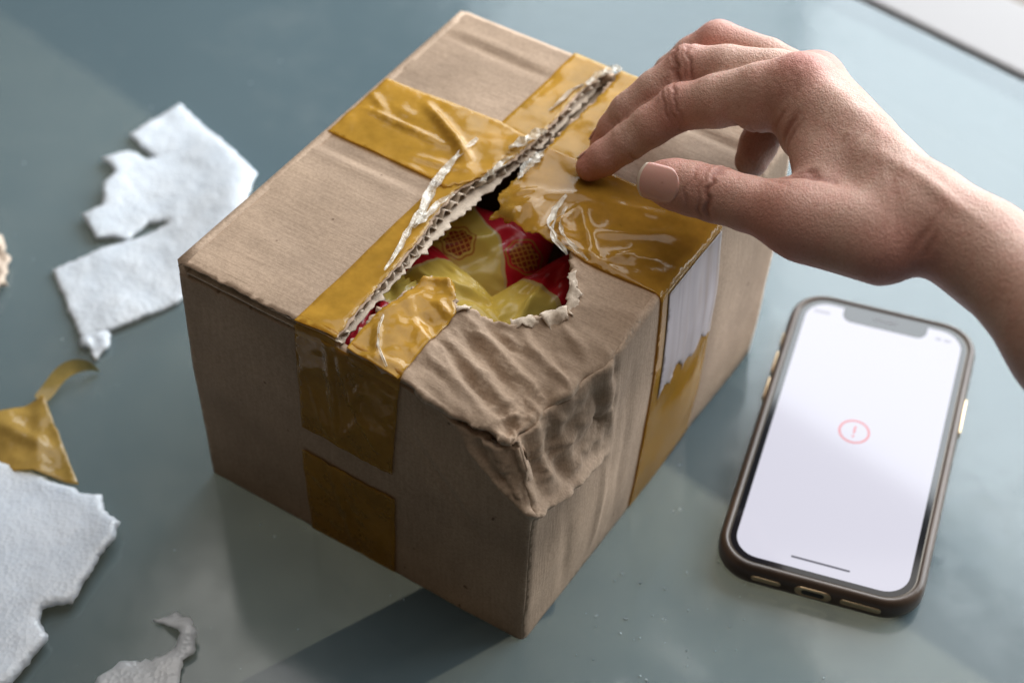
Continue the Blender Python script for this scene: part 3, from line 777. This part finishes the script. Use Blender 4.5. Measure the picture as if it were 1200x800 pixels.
def bottom_block(name, x, w, h, mat, proud=.35):
    v, f = rr_solid(w, h, h / 2 - .05, [(0, -1.2), (0, proud - .1), (.15, proud)], 4)
    return mesh_obj(name, [(a + x, -75.5 - c, b + 5.4) for a, b, c in v], f, mat, phone)
fr_ = bottom_block('port_frame', 0, 13.5, 4.6, M_GOLD); bottom_block('charging_port', 0, 8.6, 2.6, M_DARK, .5)
bottom_block('speaker_slot', -17.5, 11, 2.2, M_GOLD, .3); bottom_block('speaker_slot', 17.5, 15, 2.6, M_GOLD, .3)

# ------------------------------------------------------------------ packing foam, tape and paper scraps on the table
def foam(name, pts, thick, zf, label, cat='foam sheet', mat=M_FOAM, seed=0, step=2.2, group='torn white foam scraps', torn=.5, rstep=2.0):
    P = np.array(pts); c = P.mean(0)
    poly = rough_line([tuple(q) for q in (P - c)], rstep, torn, seed, True)
    def fn(x, y):
        d = polydist(poly, np.stack([x, y], 1))
        z = zf(x + c[0], y + c[1]) + thick - thick * .35 * np.exp(-d / .9) + .3 * fbm(x / 8, y / 8, seed) + .25 * noise(x / 1.3, y / 1.3, seed + 2) * np.exp(-d / 2.5)
        return np.stack([x, y, z], 1)
    o = sheet(name, poly, step, fn, mat, None, thick, -1.0, seed)
    o.location = (c[0] * MM, c[1] * MM, .0004)
    return tag(o, label, cat, group)
F1 = [(-154.5, 187.0), (-132, 160), (-110.1, 130.9), (-112, 110), (-122, 84), (-131.5, 59.5), (-134.2, 53.3), (-159.2, 36.2), (-170.5, 30.3), (-191.5, 71.9), (-168.6, 87.3), (-156, 94), (-146.5, 101.8),
      (-149, 103), (-154.5, 102.7), (-158.5, 97), (-161.9, 91.4), (-169.6, 92.8), (-176.1, 91.4), (-179, 97), (-185.3, 106.1), (-177.0, 112.1), (-178.9, 126.4), (-175.5, 135.4), (-184.1, 145.8), (-172.5, 151.1), (-162.8, 145.5), (-159.5, 148.2), (-167, 154), (-174.5, 162.7)]
foam('foam_sheet', F1, 2.0, lambda x, y: .8 + 7 * np.exp(-((x + 118) / 22) ** 2 - ((y - 120) / 40) ** 2) + 2.2 * np.exp(-((x + 178) / 12) ** 2 - ((y - 120) / 26) ** 2) + 1.0 * noise(x / 22, y / 22, 3),
     'large torn white foam sheet lying behind the left side of the box', seed=101, torn=.22, rstep=1.5, step=1.5)
foam('foam_scrap', [(-171.5, 31.5), (-160.0, 37.5), (-158.4, 30.3), (-159.0, 25.9), (-162.5, 19.6), (-166.0, 24.6), (-171.6, 27.4)], 3.0, lambda x, y: .3 + 1.5 * noise(x / 4, y / 4, 8),
     'tiny foam shred at lower corner of the large foam sheet', seed=102, step=1.2, torn=.4, rstep=1.4)
F2 = [(-215, -26), (-203.3, -30.7), (-188.4, -37.5), (-174.2, -41.7), (-155.2, -51.2), (-146.6, -52.1), (-143.7, -60.3), (-137.0, -67.0), (-136.5, -75.0), (-140.9, -82.3), (-147.1, -103.6), (-154.5, -105.0), (-157.3, -106.6), (-157.1, -110.3), (-153.2, -118.6), (-156.2, -125.9), (-161.4, -136.7), (-176, -152), (-215, -152)]
foam('foam_sheet', F2, 5.5, lambda x, y: .3 + 1.2 * noise(x / 25, y / 25, 5) + 2.0 * sst(-150, -136, x),
     'thick white foam sheet at lower left in front of the loose tape', seed=103, torn=.28, rstep=1.6, step=1.7)
F3 = [(-117.4, -107.9), (-110.5, -103.2), (-104.6, -107.4), (-100.7, -114.7), (-100.5, -121.9), (-104.1, -124.6), (-105.3, -144.9), (-130, -147), (-134, -134), (-126.7, -125.6), (-116, -124), (-108.0, -119.6), (-106.6, -114.9), (-110.9, -110.3)]
foam('foam_scrap', F3, 1.2, lambda x, y: .5 + 4.0 * np.exp(-((x + 104) / 6) ** 2 - ((y + 114) / 8) ** 2) + .8 * noise(x / 7, y / 7, 6),
     'thin curled foam shred at the bottom of the photo, left of box corner', seed=104, step=1.6, torn=.4, rstep=1.6)
M_BEIGE = mat_cardboard('crumpled_beige_paper', (.62, .50, .40), None, 12.0)
foam('paper_scrap', [(-232, 96), (-222, 93), (-214.5, 85.5), (-210.5, 72.3), (-209.6, 64.4), (-210.5, 54.0), (-220, 49), (-234, 52)], 3.0, lambda x, y: 3 + 2.5 * fbm(x / 5, y / 5, 14),
     'beige crumpled paper scrap cut off by the left border', 'paper', M_BEIGE, 105, 1.4, None, .5, 1.6)
# loose amber tape: a broad piece and its narrow twisted end
lt_ = thing('loose_tape', 'loose amber tape strip with twisted end, beside the lower left foam', 'tape', (-.1765, -.02, 0))
def lt_fn(x, y):
    return np.stack([x, y, 2.0 + 2.2 * np.sin((x * .8 + y * .5) / 7) ** 2 + ridges(x, y, [(-20, 2, 12, -14, 2.4, 3), (-4, 16, 4, -22, 1.5, 2.5)]) + .6 * fbm(x / 6, y / 6, 15) + 1.5], 1)
M_TAPE4 = mat_tape('amber_packing_tape_loose', (.50, .33, .09), .62, 2.2, .14)
sheet('strip', rough_line([(-38, -6), (-2.2, 16.7), (20.3, -27.9), (2, -23), (-40, -22)], 4, .12, 31, True), 1.6, lt_fn, M_TAPE4, lt_, .12, 1.0)
tw = []
path = [(-4.0, 14.5, 4.5), (-1, 19, 5), (1.6, 24.5, 7), (5, 28.6, 8), (9, 32, 7), (13, 33.8, 5), (16.4, 33.2, 3)]
for i, p in enumerate(path):
    a = Vector(path[min(i + 1, 6)]) - Vector(path[max(i - 1, 0)]); a.normalize()
    th = .5 + i * .22; side = Vector((-a.y, a.x, 0)); up = Vector((0, 0, 1))
    w = (3.2, 3.6, 4.2, 5.0, 5.6, 5.4, 4.6)[i]
    for k in range(5):
        c = (k / 4 - .5) * 2 * w; q = Vector(p) + (side * math.cos(th) + up * math.sin(th) * .55) * c
        tw.append((q.x, q.y, max(q.z, .4)))
tf = [(i * 5 + k, (i + 1) * 5 + k, (i + 1) * 5 + k + 1, i * 5 + k + 1) for i in range(6) for k in range(4)]
o = mesh_obj('twisted_end', tw, tf, M_TAPE4, lt_); m_ = o.modifiers.new('smooth', 'SUBSURF'); m_.levels = m_.render_levels = 2

# crumbs of film and paper on the glass
rk = random.Random(21); cv = []; cf = []
for i in range(60):
    if i < 38: x, y = rk.gauss(75, 26), rk.gauss(-100, 17)
    else: x, y = rk.uniform(-150, 180), rk.uniform(-135, 150)
    if abs((x * math.cos(-BZ) - y * math.sin(-BZ))) < 80 and abs(x * math.sin(-BZ) + y * math.cos(-BZ)) < 92: continue
    if 100 < x < 200 and -95 < y < 66: continue
    r = rk.choice((.12, .16, .2, .25, .5)) * rk.uniform(.7, 1.2); an = rk.uniform(0, 6.28); st_ = rk.uniform(1, 3.2); k = len(cv)
    for q in range(5):
        a = q * 1.2566; px, py = r * st_ * math.cos(a), r * math.sin(a) * rk.uniform(.6, 1.2)
        cv.append((x + px * math.cos(an) - py * math.sin(an), y + px * math.sin(an) + py * math.cos(an), .05))
    for q in range(5): cv.append((cv[k + q][0] * .98 + x * .02, cv[k + q][1] * .98 + y * .02, rk.uniform(.15, .55)))
    cf.append(tuple(range(k + 5, k + 10))); cf += [(k + q, k + (q + 1) % 5, k + 5 + (q + 1) % 5, k + 5 + q) for q in range(5)]
crumbs = mesh_obj('crumbs', cv, cf, simple('pale_film_crumbs', (.36, .41, .43), .25), None, False)
crumbs['kind'] = 'stuff'
tag(crumbs, 'tiny pale crumbs of film and paper scattered on the glass table', 'crumbs')

# ------------------------------------------------------------------ the hand: signed distance field of a posed hand, meshed in one continuous surface
def rcone(P, a, b, ra, rb):
    a = np.asarray(a, np.float32); b = np.asarray(b, np.float32); ba = b - a; L = float(np.dot(ba, ba))
    pa = P - a
    t = np.clip((pa @ ba) / L, 0, 1)
    d = np.sqrt(np.maximum(((pa - t[..., None] * ba) ** 2).sum(-1), 1e-9))
    return d - (ra + (rb - ra) * t)
def ellip(P, c, R, rad):
    q = (P - np.asarray(c, np.float32)) @ np.asarray(R, np.float32).T / np.asarray(rad, np.float32)
    k0 = np.sqrt((q ** 2).sum(-1)); k1 = np.sqrt(((q / np.asarray(rad, np.float32)) ** 2).sum(-1)) + 1e-6
    return k0 * (k0 - 1) / k1
def smin(a, b, k):
    h = np.clip(.5 + .5 * (b - a) / k, 0, 1)
    return b + (a - b) * h - k * h * (1 - h)
def surface_nets(F, org, h):
    nx_, ny_, nz_ = F.shape
    s = F < 0
    cnt = np.zeros((nx_ - 1, ny_ - 1, nz_ - 1), np.float32); acc = np.zeros(cnt.shape + (3,), np.float32)
    sl = lambda o, n: slice(o, n - 1 + o)
    cor = [(i, j, k) for i in (0, 1) for j in (0, 1) for k in (0, 1)]
    for a in cor:
        for ax in range(3):
            if a[ax]: continue
            b = list(a); b[ax] = 1
            fa = F[sl(a[0], nx_), sl(a[1], ny_), sl(a[2], nz_)]; fb = F[sl(b[0], nx_), sl(b[1], ny_), sl(b[2], nz_)]
            m = (fa < 0) != (fb < 0)
            t = np.where(m, fa / np.where(m, fa - fb, 1), 0)
            cnt += m
            for c in range(3):
                acc[..., c] += m * (a[c] + (t if c == ax else 0))
    act = cnt > 0
    idx = np.full(cnt.shape, -1, np.int64); idx[act] = np.arange(act.sum())
    base = np.stack(np.nonzero(act), 1)
    V = (base + acc[act] / cnt[act][:, None]) * h + np.asarray(org)
    Q = []
    for ax in range(3):
        o1, o2 = [(1, 2), (2, 0), (0, 1)][ax]
        n = [nx_, ny_, nz_]
        lo = [slice(1, n[0] - 1), slice(1, n[1] - 1), slice(1, n[2] - 1)]; lo[ax] = slice(0, n[ax] - 1)
        hi = list(lo); hi[ax] = slice(1, n[ax])
        A = s[tuple(lo)]; B = s[tuple(hi)]
        for flag, flip in ((A & ~B, False), (~A & B, True)):
            p = np.stack(np.nonzero(flag), 1)
            off = np.array([1, 1, 1]); off[ax] = 0; p = p + off
            def g(d1, d2):
                q = p.copy(); q[:, o1] -= d1; q[:, o2] -= d2
                return idx[q[:, 0], q[:, 1], q[:, 2]]
            quad = np.stack([g(1, 1), g(0, 1), g(0, 0), g(1, 0)], 1)
            Q.append(quad[:, ::-1] if flip else quad)
    return V, np.concatenate(Q)

#            centre line (world mm), radius
INDEX = [((35.2, 11.0, 119.6), 5.3), ((40, 11.4, 123.6), 6.3), ((47.9, 12.7, 130.0), 6.8), ((56, 13.8, 137), 7.4), ((65.4, 15.6, 143.6), 8.0), ((78, 11.5, 150.5), 9.3), ((92, 8.2, 158), 9.6), ((104.4, 5.4, 163.5), 10.2)]
MIDDLE = [((40.4, 23.6, 119.9), 5.5), ((44.0, 24.6, 126), 6.5), ((48.6, 25.8, 133.2), 7.0), ((58, 28.8, 140.6), 7.6), ((69.2, 31.8, 148.0), 8.4), ((82, 26.5, 152), 9.1), ((98, 20.4, 155), 9.2), ((111, 14.5, 156.5), 9.8)]
RING = [((58.3, 50.3, 119.9), 5.4), ((61.5, 50.4, 126), 6.3), ((65, 50.4, 132), 6.9), ((72, 50.2, 140), 7.4), ((80.6, 49.7, 147), 8.0), ((97, 38.5, 147.5), 8.4), ((113, 26, 146), 9.4)]
PINKY = [((93, 14.5, 121.6), 6.2), ((95.5, 20, 124.5), 6.9), ((100, 30, 130), 7.5), ((106, 37, 136), 8.0), ((114, 32.5, 138), 9)]
THUMB = [((59.0, -19.6, 140.0), 7.4), ((62.6, -21.6, 140.8), 8.6), ((68.6, -25.0, 142.0), 9.1), ((76.0, -29.4, 143.4), 9.2), ((86, -36.5, 146), 9.2), ((101, -46.0, 149), 10.6)]
WR = (146.0, -54.0, 158.5)
PALM = [((104.4, 5.0, 162.0), (139, -53, 159.5), 10.0, 11.0), ((111, 14.5, 156.5), (142, -51.5, 157), 9.8, 11.0), ((113, 25, 146), (144, -51, 152), 9.8, 11.2), ((114, 32, 137), (146, -48, 147), 10, 11.5),
        ((101, -46.0, 149), (133, -57, 155), 11.0, 13.0), ((106, -50, 148), (126, -62.5, 151.5), 11.0, 11.5), ((112, -22, 154), (136, -50, 155), 9.5, 12.5), ((106, -5, 155), (113, -27, 153), 8.6, 9.0), ((113, -27, 153), (108, -41, 150.5), 9.0, 10.0),
        ((110, 2, 146), (140, -46, 149), 11, 12), ((112, 18, 140), (143, -44, 146), 10, 12)]
ARM = [((142, -52, 157), (155, -66, 156.5), 13.0, 14.2), ((147, -47, 149), (163, -62, 147), 12, 14.0), ((155, -66, 156.5), (180, -106, 157), 14.2, 20.5), ((163, -62, 147), (194, -100, 147), 14.0, 20),
       ((180, -106, 157), (220, -168, 159), 20.5, 29), ((194, -100, 147), (236, -160, 150), 20, 29)]
VH = 0.85
lo = np.array([26.0, -176.0, 108.0]); hi = np.array([232.0, 76.0, 192.0])
dims = np.ceil((hi - lo) / VH).astype(int)
FLD = np.full(tuple(dims), 60.0, np.float32)
def grid_block(b0, b1):
    i0 = np.clip(np.floor((b0 - lo) / VH).astype(int), 0, dims); i1 = np.clip(np.ceil((b1 - lo) / VH).astype(int), 0, dims)
    ax = [(np.arange(i0[c], i1[c]) * VH + lo[c]).astype(np.float32) for c in range(3)]
    return tuple(slice(i0[c], i1[c]) for c in range(3)), np.stack(np.meshgrid(*ax, indexing='ij'), -1)
def add_local(field, prims, k, pad=14):
    for a, b, ra, rb in prims:
        r = max(ra, rb) + pad
        b0 = np.minimum(a, b) - r; b1 = np.maximum(a, b) + r
        S, P = grid_block(b0, b1)
        if P.size == 0: continue
        field[S] = smin(field[S], rcone(P, a, b, ra, rb), k)
PF = np.full_like(FLD, 60.0)
add_local(PF, PALM, 7.0, 16)
add_local(PF, ARM, 9.0, 18)
def chain(c): return [(c[i][0], c[i + 1][0], c[i][1], c[i + 1][1]) for i in range(len(c) - 1)]
FLD[:] = PF
for ch, k in ((INDEX, 5.0), (MIDDLE, 5.0), (RING, 5.0), (PINKY, 5.0), (THUMB, 7.0)):
    pts = np.array([p for p, r in ch]); S, P = grid_block(pts.min(0) - 26, pts.max(0) + 26)
    d = np.full(P.shape[:3], 60.0, np.float32)
    for a, b, ra, rb in chain(ch): d = smin(d, rcone(P, a, b, ra, rb), 1.6)
    # joint pads and fingertips
    d = smin(d, PF[S], k)
    FLD[S] = smin(FLD[S], d, .9)
def blob(c, r, k):
    S, P = grid_block(np.array(c) - r - 12, np.array(c) + r + 12)
    FLD[S] = smin(FLD[S], np.sqrt(((P - np.array(c, np.float32)) ** 2).sum(-1)) - r, k)
def dent(c, r, k):
    S, P = grid_block(np.array(c) - r - 12, np.array(c) + r + 12)
    FLD[S] = -smin(-FLD[S], np.sqrt(((P - np.array(c, np.float32)) ** 2).sum(-1)) - r, k)
blob((105, 5.5, 164.8), 7.0, 5)      # knuckles
blob((111.5, 14.6, 160.6), 6.3, 5)
blob((64.8, 16.5, 146.6), 5.2, 4)
blob((68.4, 32.4, 151), 5.4, 4)
blob((76.3, -30, 145.4), 6.4, 5)
blob((91, 2.0, 151.5), 5.0, 7)     # fleshy fold under the index finger
HV, HQ = surface_nets(FLD, lo, VH)
uq, inv_ = np.unique(HQ, return_inverse=True); HV = HV[uq]; HQ = inv_.reshape(HQ.shape)
# smooth, then carve the skin folds along the normals
def smooth_v(V, Q, it):
    E_ = np.concatenate([Q[:, [0, 1]], Q[:, [1, 2]], Q[:, [2, 3]], Q[:, [3, 0]]]); n = len(V)
    deg = np.bincount(E_[:, 0], minlength=n) + np.bincount(E_[:, 1], minlength=n)
    for _ in range(it):
        S = np.stack([np.bincount(E_[:, 0], V[E_[:, 1], c], n) + np.bincount(E_[:, 1], V[E_[:, 0], c], n) for c in range(3)], 1)
        V = V * .5 + .5 * S / deg[:, None]
    return V
def vnormals(V, Q):
    nrm = np.cross(V[Q[:, 2]] - V[Q[:, 0]], V[Q[:, 3]] - V[Q[:, 1]]); out = np.zeros_like(V)
    for c in range(4):
        for a in range(3): out[:, a] += np.bincount(Q[:, c], nrm[:, a], len(V))
    return out / (np.linalg.norm(out, axis=1, keepdims=True) + 1e-9)
HV = smooth_v(HV, HQ, 3)
HN = vnormals(HV, HQ)
disp_ = np.zeros(len(HV)); redness = np.zeros(len(HV))
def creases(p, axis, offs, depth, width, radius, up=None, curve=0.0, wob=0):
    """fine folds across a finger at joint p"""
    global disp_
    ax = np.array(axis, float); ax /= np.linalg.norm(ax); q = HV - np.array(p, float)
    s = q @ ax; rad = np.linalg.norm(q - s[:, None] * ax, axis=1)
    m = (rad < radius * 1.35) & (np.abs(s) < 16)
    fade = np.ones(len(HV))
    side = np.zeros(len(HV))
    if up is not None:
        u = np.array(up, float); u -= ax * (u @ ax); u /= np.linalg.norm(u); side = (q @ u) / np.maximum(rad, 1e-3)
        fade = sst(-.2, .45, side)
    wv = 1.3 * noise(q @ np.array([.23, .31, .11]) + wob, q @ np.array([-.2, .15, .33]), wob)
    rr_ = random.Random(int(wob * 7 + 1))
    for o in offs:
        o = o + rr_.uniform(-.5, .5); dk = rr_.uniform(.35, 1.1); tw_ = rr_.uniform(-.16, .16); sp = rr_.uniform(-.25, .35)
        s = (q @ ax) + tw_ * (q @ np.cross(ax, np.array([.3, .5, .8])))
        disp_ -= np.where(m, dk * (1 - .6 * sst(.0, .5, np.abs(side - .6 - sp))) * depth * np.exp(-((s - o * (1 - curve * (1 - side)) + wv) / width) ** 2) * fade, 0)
def d_(ch, i, j): return np.array(ch[j][0]) - np.array(ch[i][0])
UP = np.array([-.15, -.35, .92])
creases(INDEX[4][0], d_(INDEX, 3, 5), [-3.4, -1.2, .9, 3.0], .75, .55, 9, (-.4, 0, 1), .2, 3)
creases(INDEX[2][0], d_(INDEX, 1, 3), [-1.2, 1.2], .16, .5, 8, (-.5, 0, 1), .2, 5)
creases((66.5, 14, 141), d_(INDEX, 3, 5), [0], .8, .8, 10, (.4, -.5, -.8), 0, 7)
creases((49, 12.2, 129), d_(INDEX, 1, 3), [0], .6, .7, 9, (.4, -.5, -.8), 0, 8)
creases(MIDDLE[4][0], d_(MIDDLE, 3, 5), [-3.2, -1, 1, 3], .7, .55, 10, (-.4, -.2, 1), .2, 9)
creases(MIDDLE[2][0], d_(MIDDLE, 1, 3), [-1.6, 0, 1.5], .30, .5, 9, (-.5, 0, 1), .2, 10)
creases(THUMB[3][0], d_(THUMB, 2, 4), [-5.4, -2.2, .8, 3.9], .9, .75, 11, (-.1, -.5, .9), .35, 11)
creases((88, 1.5, 150.5), (1, -.45, .3), [-3.5, 2.5], .7, .8, 10, (.3, -.6, -.6), 0, 12)
creases(INDEX[7][0], d_(INDEX, 6, 7), [-5, 1.5], .16, .9, 13, UP, .3, 13)
# tendons and veins on the back of the hand
for a, b, h, w in (((106, 4, 172), (140, -48, 176), 1.1, 2.2), ((114, 15, 170), (144, -44, 175), 1.2, 2.2), ((120, -2, 170), (150, -62, 176), .7, 1.3), ((112, -20, 165), (150, -70, 174), .65, 1.3), ((128, -40, 170), (160, -84, 176), .6, 1.2)):
    a = np.array(a); ba = np.array(b) - a; t = np.clip(((HV - a) @ ba) / (ba @ ba), 0, 1)
    dd = np.linalg.norm(HV - a - t[:, None] * ba, axis=1)
    disp_ += h * np.exp(-(dd / (w * 2.2)) ** 2) * np.sin(np.pi * np.clip(t, .02, .98)) ** .5 * (HN[:, 2] > 0)
def groove(a, b, depth, width):
    global disp_
    a = np.array(a, float); ba = np.array(b, float) - a; t = np.clip(((HV - a) @ ba) / (ba @ ba), 0, 1)
    off = HV - a - t[:, None] * ba
    dd = np.linalg.norm(off - (off * HN).sum(1)[:, None] * HN * .9, axis=1)
    near = np.linalg.norm(off, axis=1) < 9
    disp_ -= np.where(near, depth * np.exp(-((dd + .5 * noise(HV[:, 0] / 3, HV[:, 1] / 3, 77)) / width) ** 2) * np.sin(np.pi * np.clip(t, .05, .95)) ** .6, 0)
groove((96, -36.5, 158.5), (111, -43.5, 163), 1.5, 1.7)
groove((99, -35, 158.5), (108, -38.5, 161.5), .8, .9)
groove((102.5, -12, 164.5), (98, -13, 153), .8, 1.3)
groove((104.5, -15, 164), (101, -17, 153), .5, 1.0)
groove((98, -9, 164), (95, -6, 152), .5, .9)
groove((90, -34, 154), (99, -46, 160), .35, .8)
groove((132, -72, 158), (141, -64, 168), .4, 1.0)
groove((135, -74, 158), (144, -66, 167.5), .35, .9)
# shallow lines fanning over the back of the hand and round the knuckles
rg = random.Random(5)
for i in range(46):
    c = np.array([rg.uniform(98, 140), 0, 0]); c[1] = 8 - (c[0] - 98) * 1.45 + rg.uniform(-16, 8); c[2] = 166
    an = rg.uniform(.5, 1.3); L_ = rg.uniform(4, 9)
    k = np.argmin(((HV[:, :2] - c[:2]) ** 2).sum(1) - (HV[:, 2] - 120) * .3)
    p = HV[k]; dv = np.array([math.cos(an), math.sin(an), 0]) * L_
    groove(p - dv, p + dv, rg.uniform(.06, .16), rg.uniform(.5, .8))
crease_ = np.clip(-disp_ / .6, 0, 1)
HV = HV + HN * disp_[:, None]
for p, r in ((INDEX[0][0], 12), (INDEX[1][0], 9), (MIDDLE[0][0], 12), (INDEX[4][0], 10), (MIDDLE[4][0], 10), (THUMB[0][0], 13), (THUMB[3][0], 11), ((105, 6, 172), 11), ((114, 17, 170), 10), ((130, -70, 150), 16), ((96, -50, 140), 20), (RING[4][0], 12)):
    redness = np.maximum(redness, np.exp(-(np.linalg.norm(HV - np.array(p), axis=1) / r) ** 2))

def mat_skin():
    m, nt, b, o = new_mat('skin'); L = nt.links
    c = coords(nt)
    at = N(nt, 'ShaderNodeAttribute', attribute_name='redness')
    big = tex_noise(nt, c, 45, 4); fine = tex_noise(nt, c, 700, 2)
    base = ramp(nt, big, [(.3, (.47, .265, .195)), (.7, (.615, .40, .318))])
    col = mixc(nt, math_n(nt, 'MULTIPLY', at.outputs['Fac'], .8), base, (.55, .205, .165))
    col = mixc(nt, math_n(nt, 'MULTIPLY', ramp(nt, tex_noise(nt, c, 130, 4, .7), [(.45, (0,) * 3), (.7, (1,) * 3)]), .35), col, (.52, .21, .165))
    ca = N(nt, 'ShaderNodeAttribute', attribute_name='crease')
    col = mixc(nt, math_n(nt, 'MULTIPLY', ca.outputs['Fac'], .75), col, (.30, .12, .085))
    wn = N(nt, 'ShaderNodeTexNoise'); wn.inputs['Scale'].default_value = 160; wn.inputs['Detail'].default_value = 2; L.new(c, wn.inputs['Vector'])
    wm = N(nt, 'ShaderNodeVectorMath', operation='MULTIPLY_ADD'); wm.inputs[1].default_value = (.004, .004, .004); L.new(wn.outputs['Color'], wm.inputs[0]); L.new(c, wm.inputs[2])
    hs = None; pores = None
    for sc, ro in (((1150, 480, 800), .9), ((620, 1300, 900), .5)):
        st = N(nt, 'ShaderNodeMapping'); st.inputs['Scale'].default_value = sc; st.inputs['Rotation'].default_value = (0, 0, ro); L.new(wm.outputs[0], st.inputs[0])
        v2 = N(nt, 'ShaderNodeTexVoronoi'); v2.inputs['Scale'].default_value = 1; v2.feature = 'DISTANCE_TO_EDGE'; L.new(st.outputs[0], v2.inputs['Vector'])
        e = math_n(nt, 'MINIMUM', v2.outputs[0], .22)
        hs = e if hs is None else math_n(nt, 'ADD', hs, math_n(nt, 'MULTIPLY', e, .7))
    mod = tex_noise(nt, c, 60, 3)
    hs = math_n(nt, 'MULTIPLY', hs, ramp(nt, mod, [(.3, (.25,) * 3), (.7, (1,) * 3)]))
    pores = ramp(nt, hs, [(.0, (.66, .58, .55)), (.14, (1, 1, 1))])
    col = mixc(nt, .45, col, pores, 'MULTIPLY')
    fre = ramp(nt, tex_noise(nt, c, 240, 1), [(.22, (.62, .5, .45)), (.27, (1, 1, 1))])
    col = mixc(nt, .5, col, fre, 'MULTIPLY')
    L.new(col, b.inputs['Base Color'])
    L.new(math_n(nt, 'MULTIPLY_ADD', mod, .2, .42), b.inputs['Roughness']); b.inputs['Specular IOR Level'].default_value = .40
    b.inputs['Subsurface Weight'].default_value = .15; b.inputs['Subsurface Radius'].default_value = (1.0, .35, .18); b.inputs['Subsurface Scale'].default_value = .0016
    nn = bump(nt, hs, .46, .0010); nn = bump(nt, tex_noise(nt, c, 620, 4, .7), .42, .0010, nn); nn = bump(nt, mod, .2, .0012, nn); nn = bump(nt, big, .15, .002, nn)
    L.new(nn, b.inputs['Normal'])
    return m
M_SKIN = mat_skin()
ORG = np.array([100.0, -10.0, 150.0])
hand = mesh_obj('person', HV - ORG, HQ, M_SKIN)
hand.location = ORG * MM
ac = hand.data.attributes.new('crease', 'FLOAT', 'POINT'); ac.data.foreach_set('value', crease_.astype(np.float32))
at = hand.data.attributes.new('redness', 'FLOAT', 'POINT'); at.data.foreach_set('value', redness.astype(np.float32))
tag(hand, 'bare right hand and wrist reaching in, fingertips pressing the tape on the box', 'person')
M_NAIL = simple('fingernail', (.60, .33, .275), .25, 0, .5, Subsurface_Weight=.2, Subsurface_Scale=.001)
M_NTIP = simple('nail_free_edge', (.66, .54, .44), .35)
def nail(tip, back, up, w, l, r, shift, lift, tiplen=1.6, slope=0.0):
    tip = np.array(tip, float); ax = tip - np.array(back, float); ax /= np.linalg.norm(ax)
    u = np.array(up, float); u -= ax * (u @ ax); u /= np.linalg.norm(u); sd = np.cross(ax, u)
    na, nb = 15, 13; V = []; F = []
    for i in range(na):
        t = i / (na - 1)
        for j in range(nb):
            q = j / (nb - 1) * 2 - 1
            # rounded outline at the root and the free edge
            ext = l * (t - .5); ww = w * (1 - .22 * max(0, (.35 - t) / .35) ** 2 * 2 - .10 * max(0, (t - .8) / .2) ** 2)
            ext -= (1.5 * q * q if t > .5 else -1.4 * q * q) * abs(t - .5) * 2
            an = q * ww / r
            p = tip + ax * (shift + ext) + sd * (r * math.sin(an)) + u * (r * math.cos(an) - r + lift + slope * (.5 - t) * l - .35 * (t - .4) ** 2 * 4)
            V.append(p - ORG)
    F = [(i * nb + j, i * nb + j + 1, (i + 1) * nb + j + 1, (i + 1) * nb + j) for i in range(na - 1) for j in range(nb - 1)]
    o = mesh_obj('fingernail', V, F, M_NAIL, hand)
    o.data.materials.append(M_NTIP)
    for k, p in enumerate(o.data.polygons):
        if k // (nb - 1) >= na - 1 - int(round(tiplen / l * (na - 1))): p.material_index = 1
    s = o.modifiers.new('thickness', 'SOLIDIFY'); s.thickness = .5 * MM; s.offset = 0
    return o
nail(THUMB[0][0], THUMB[2][0], (-.05, -.80, .55), 6.6, 17.0, 9.2, -2.0, 8.42, .9, .13)
nail(INDEX[0][0], INDEX[2][0], (-.55, .80, .40), 4.2, 9.5, 6.2, -2.0, 5.7, 1.2)
nail(MIDDLE[0][0], MIDDLE[2][0], (-.55, .80, .4), 4.4, 10, 6.4, -2.0, 5.9, 1.2)
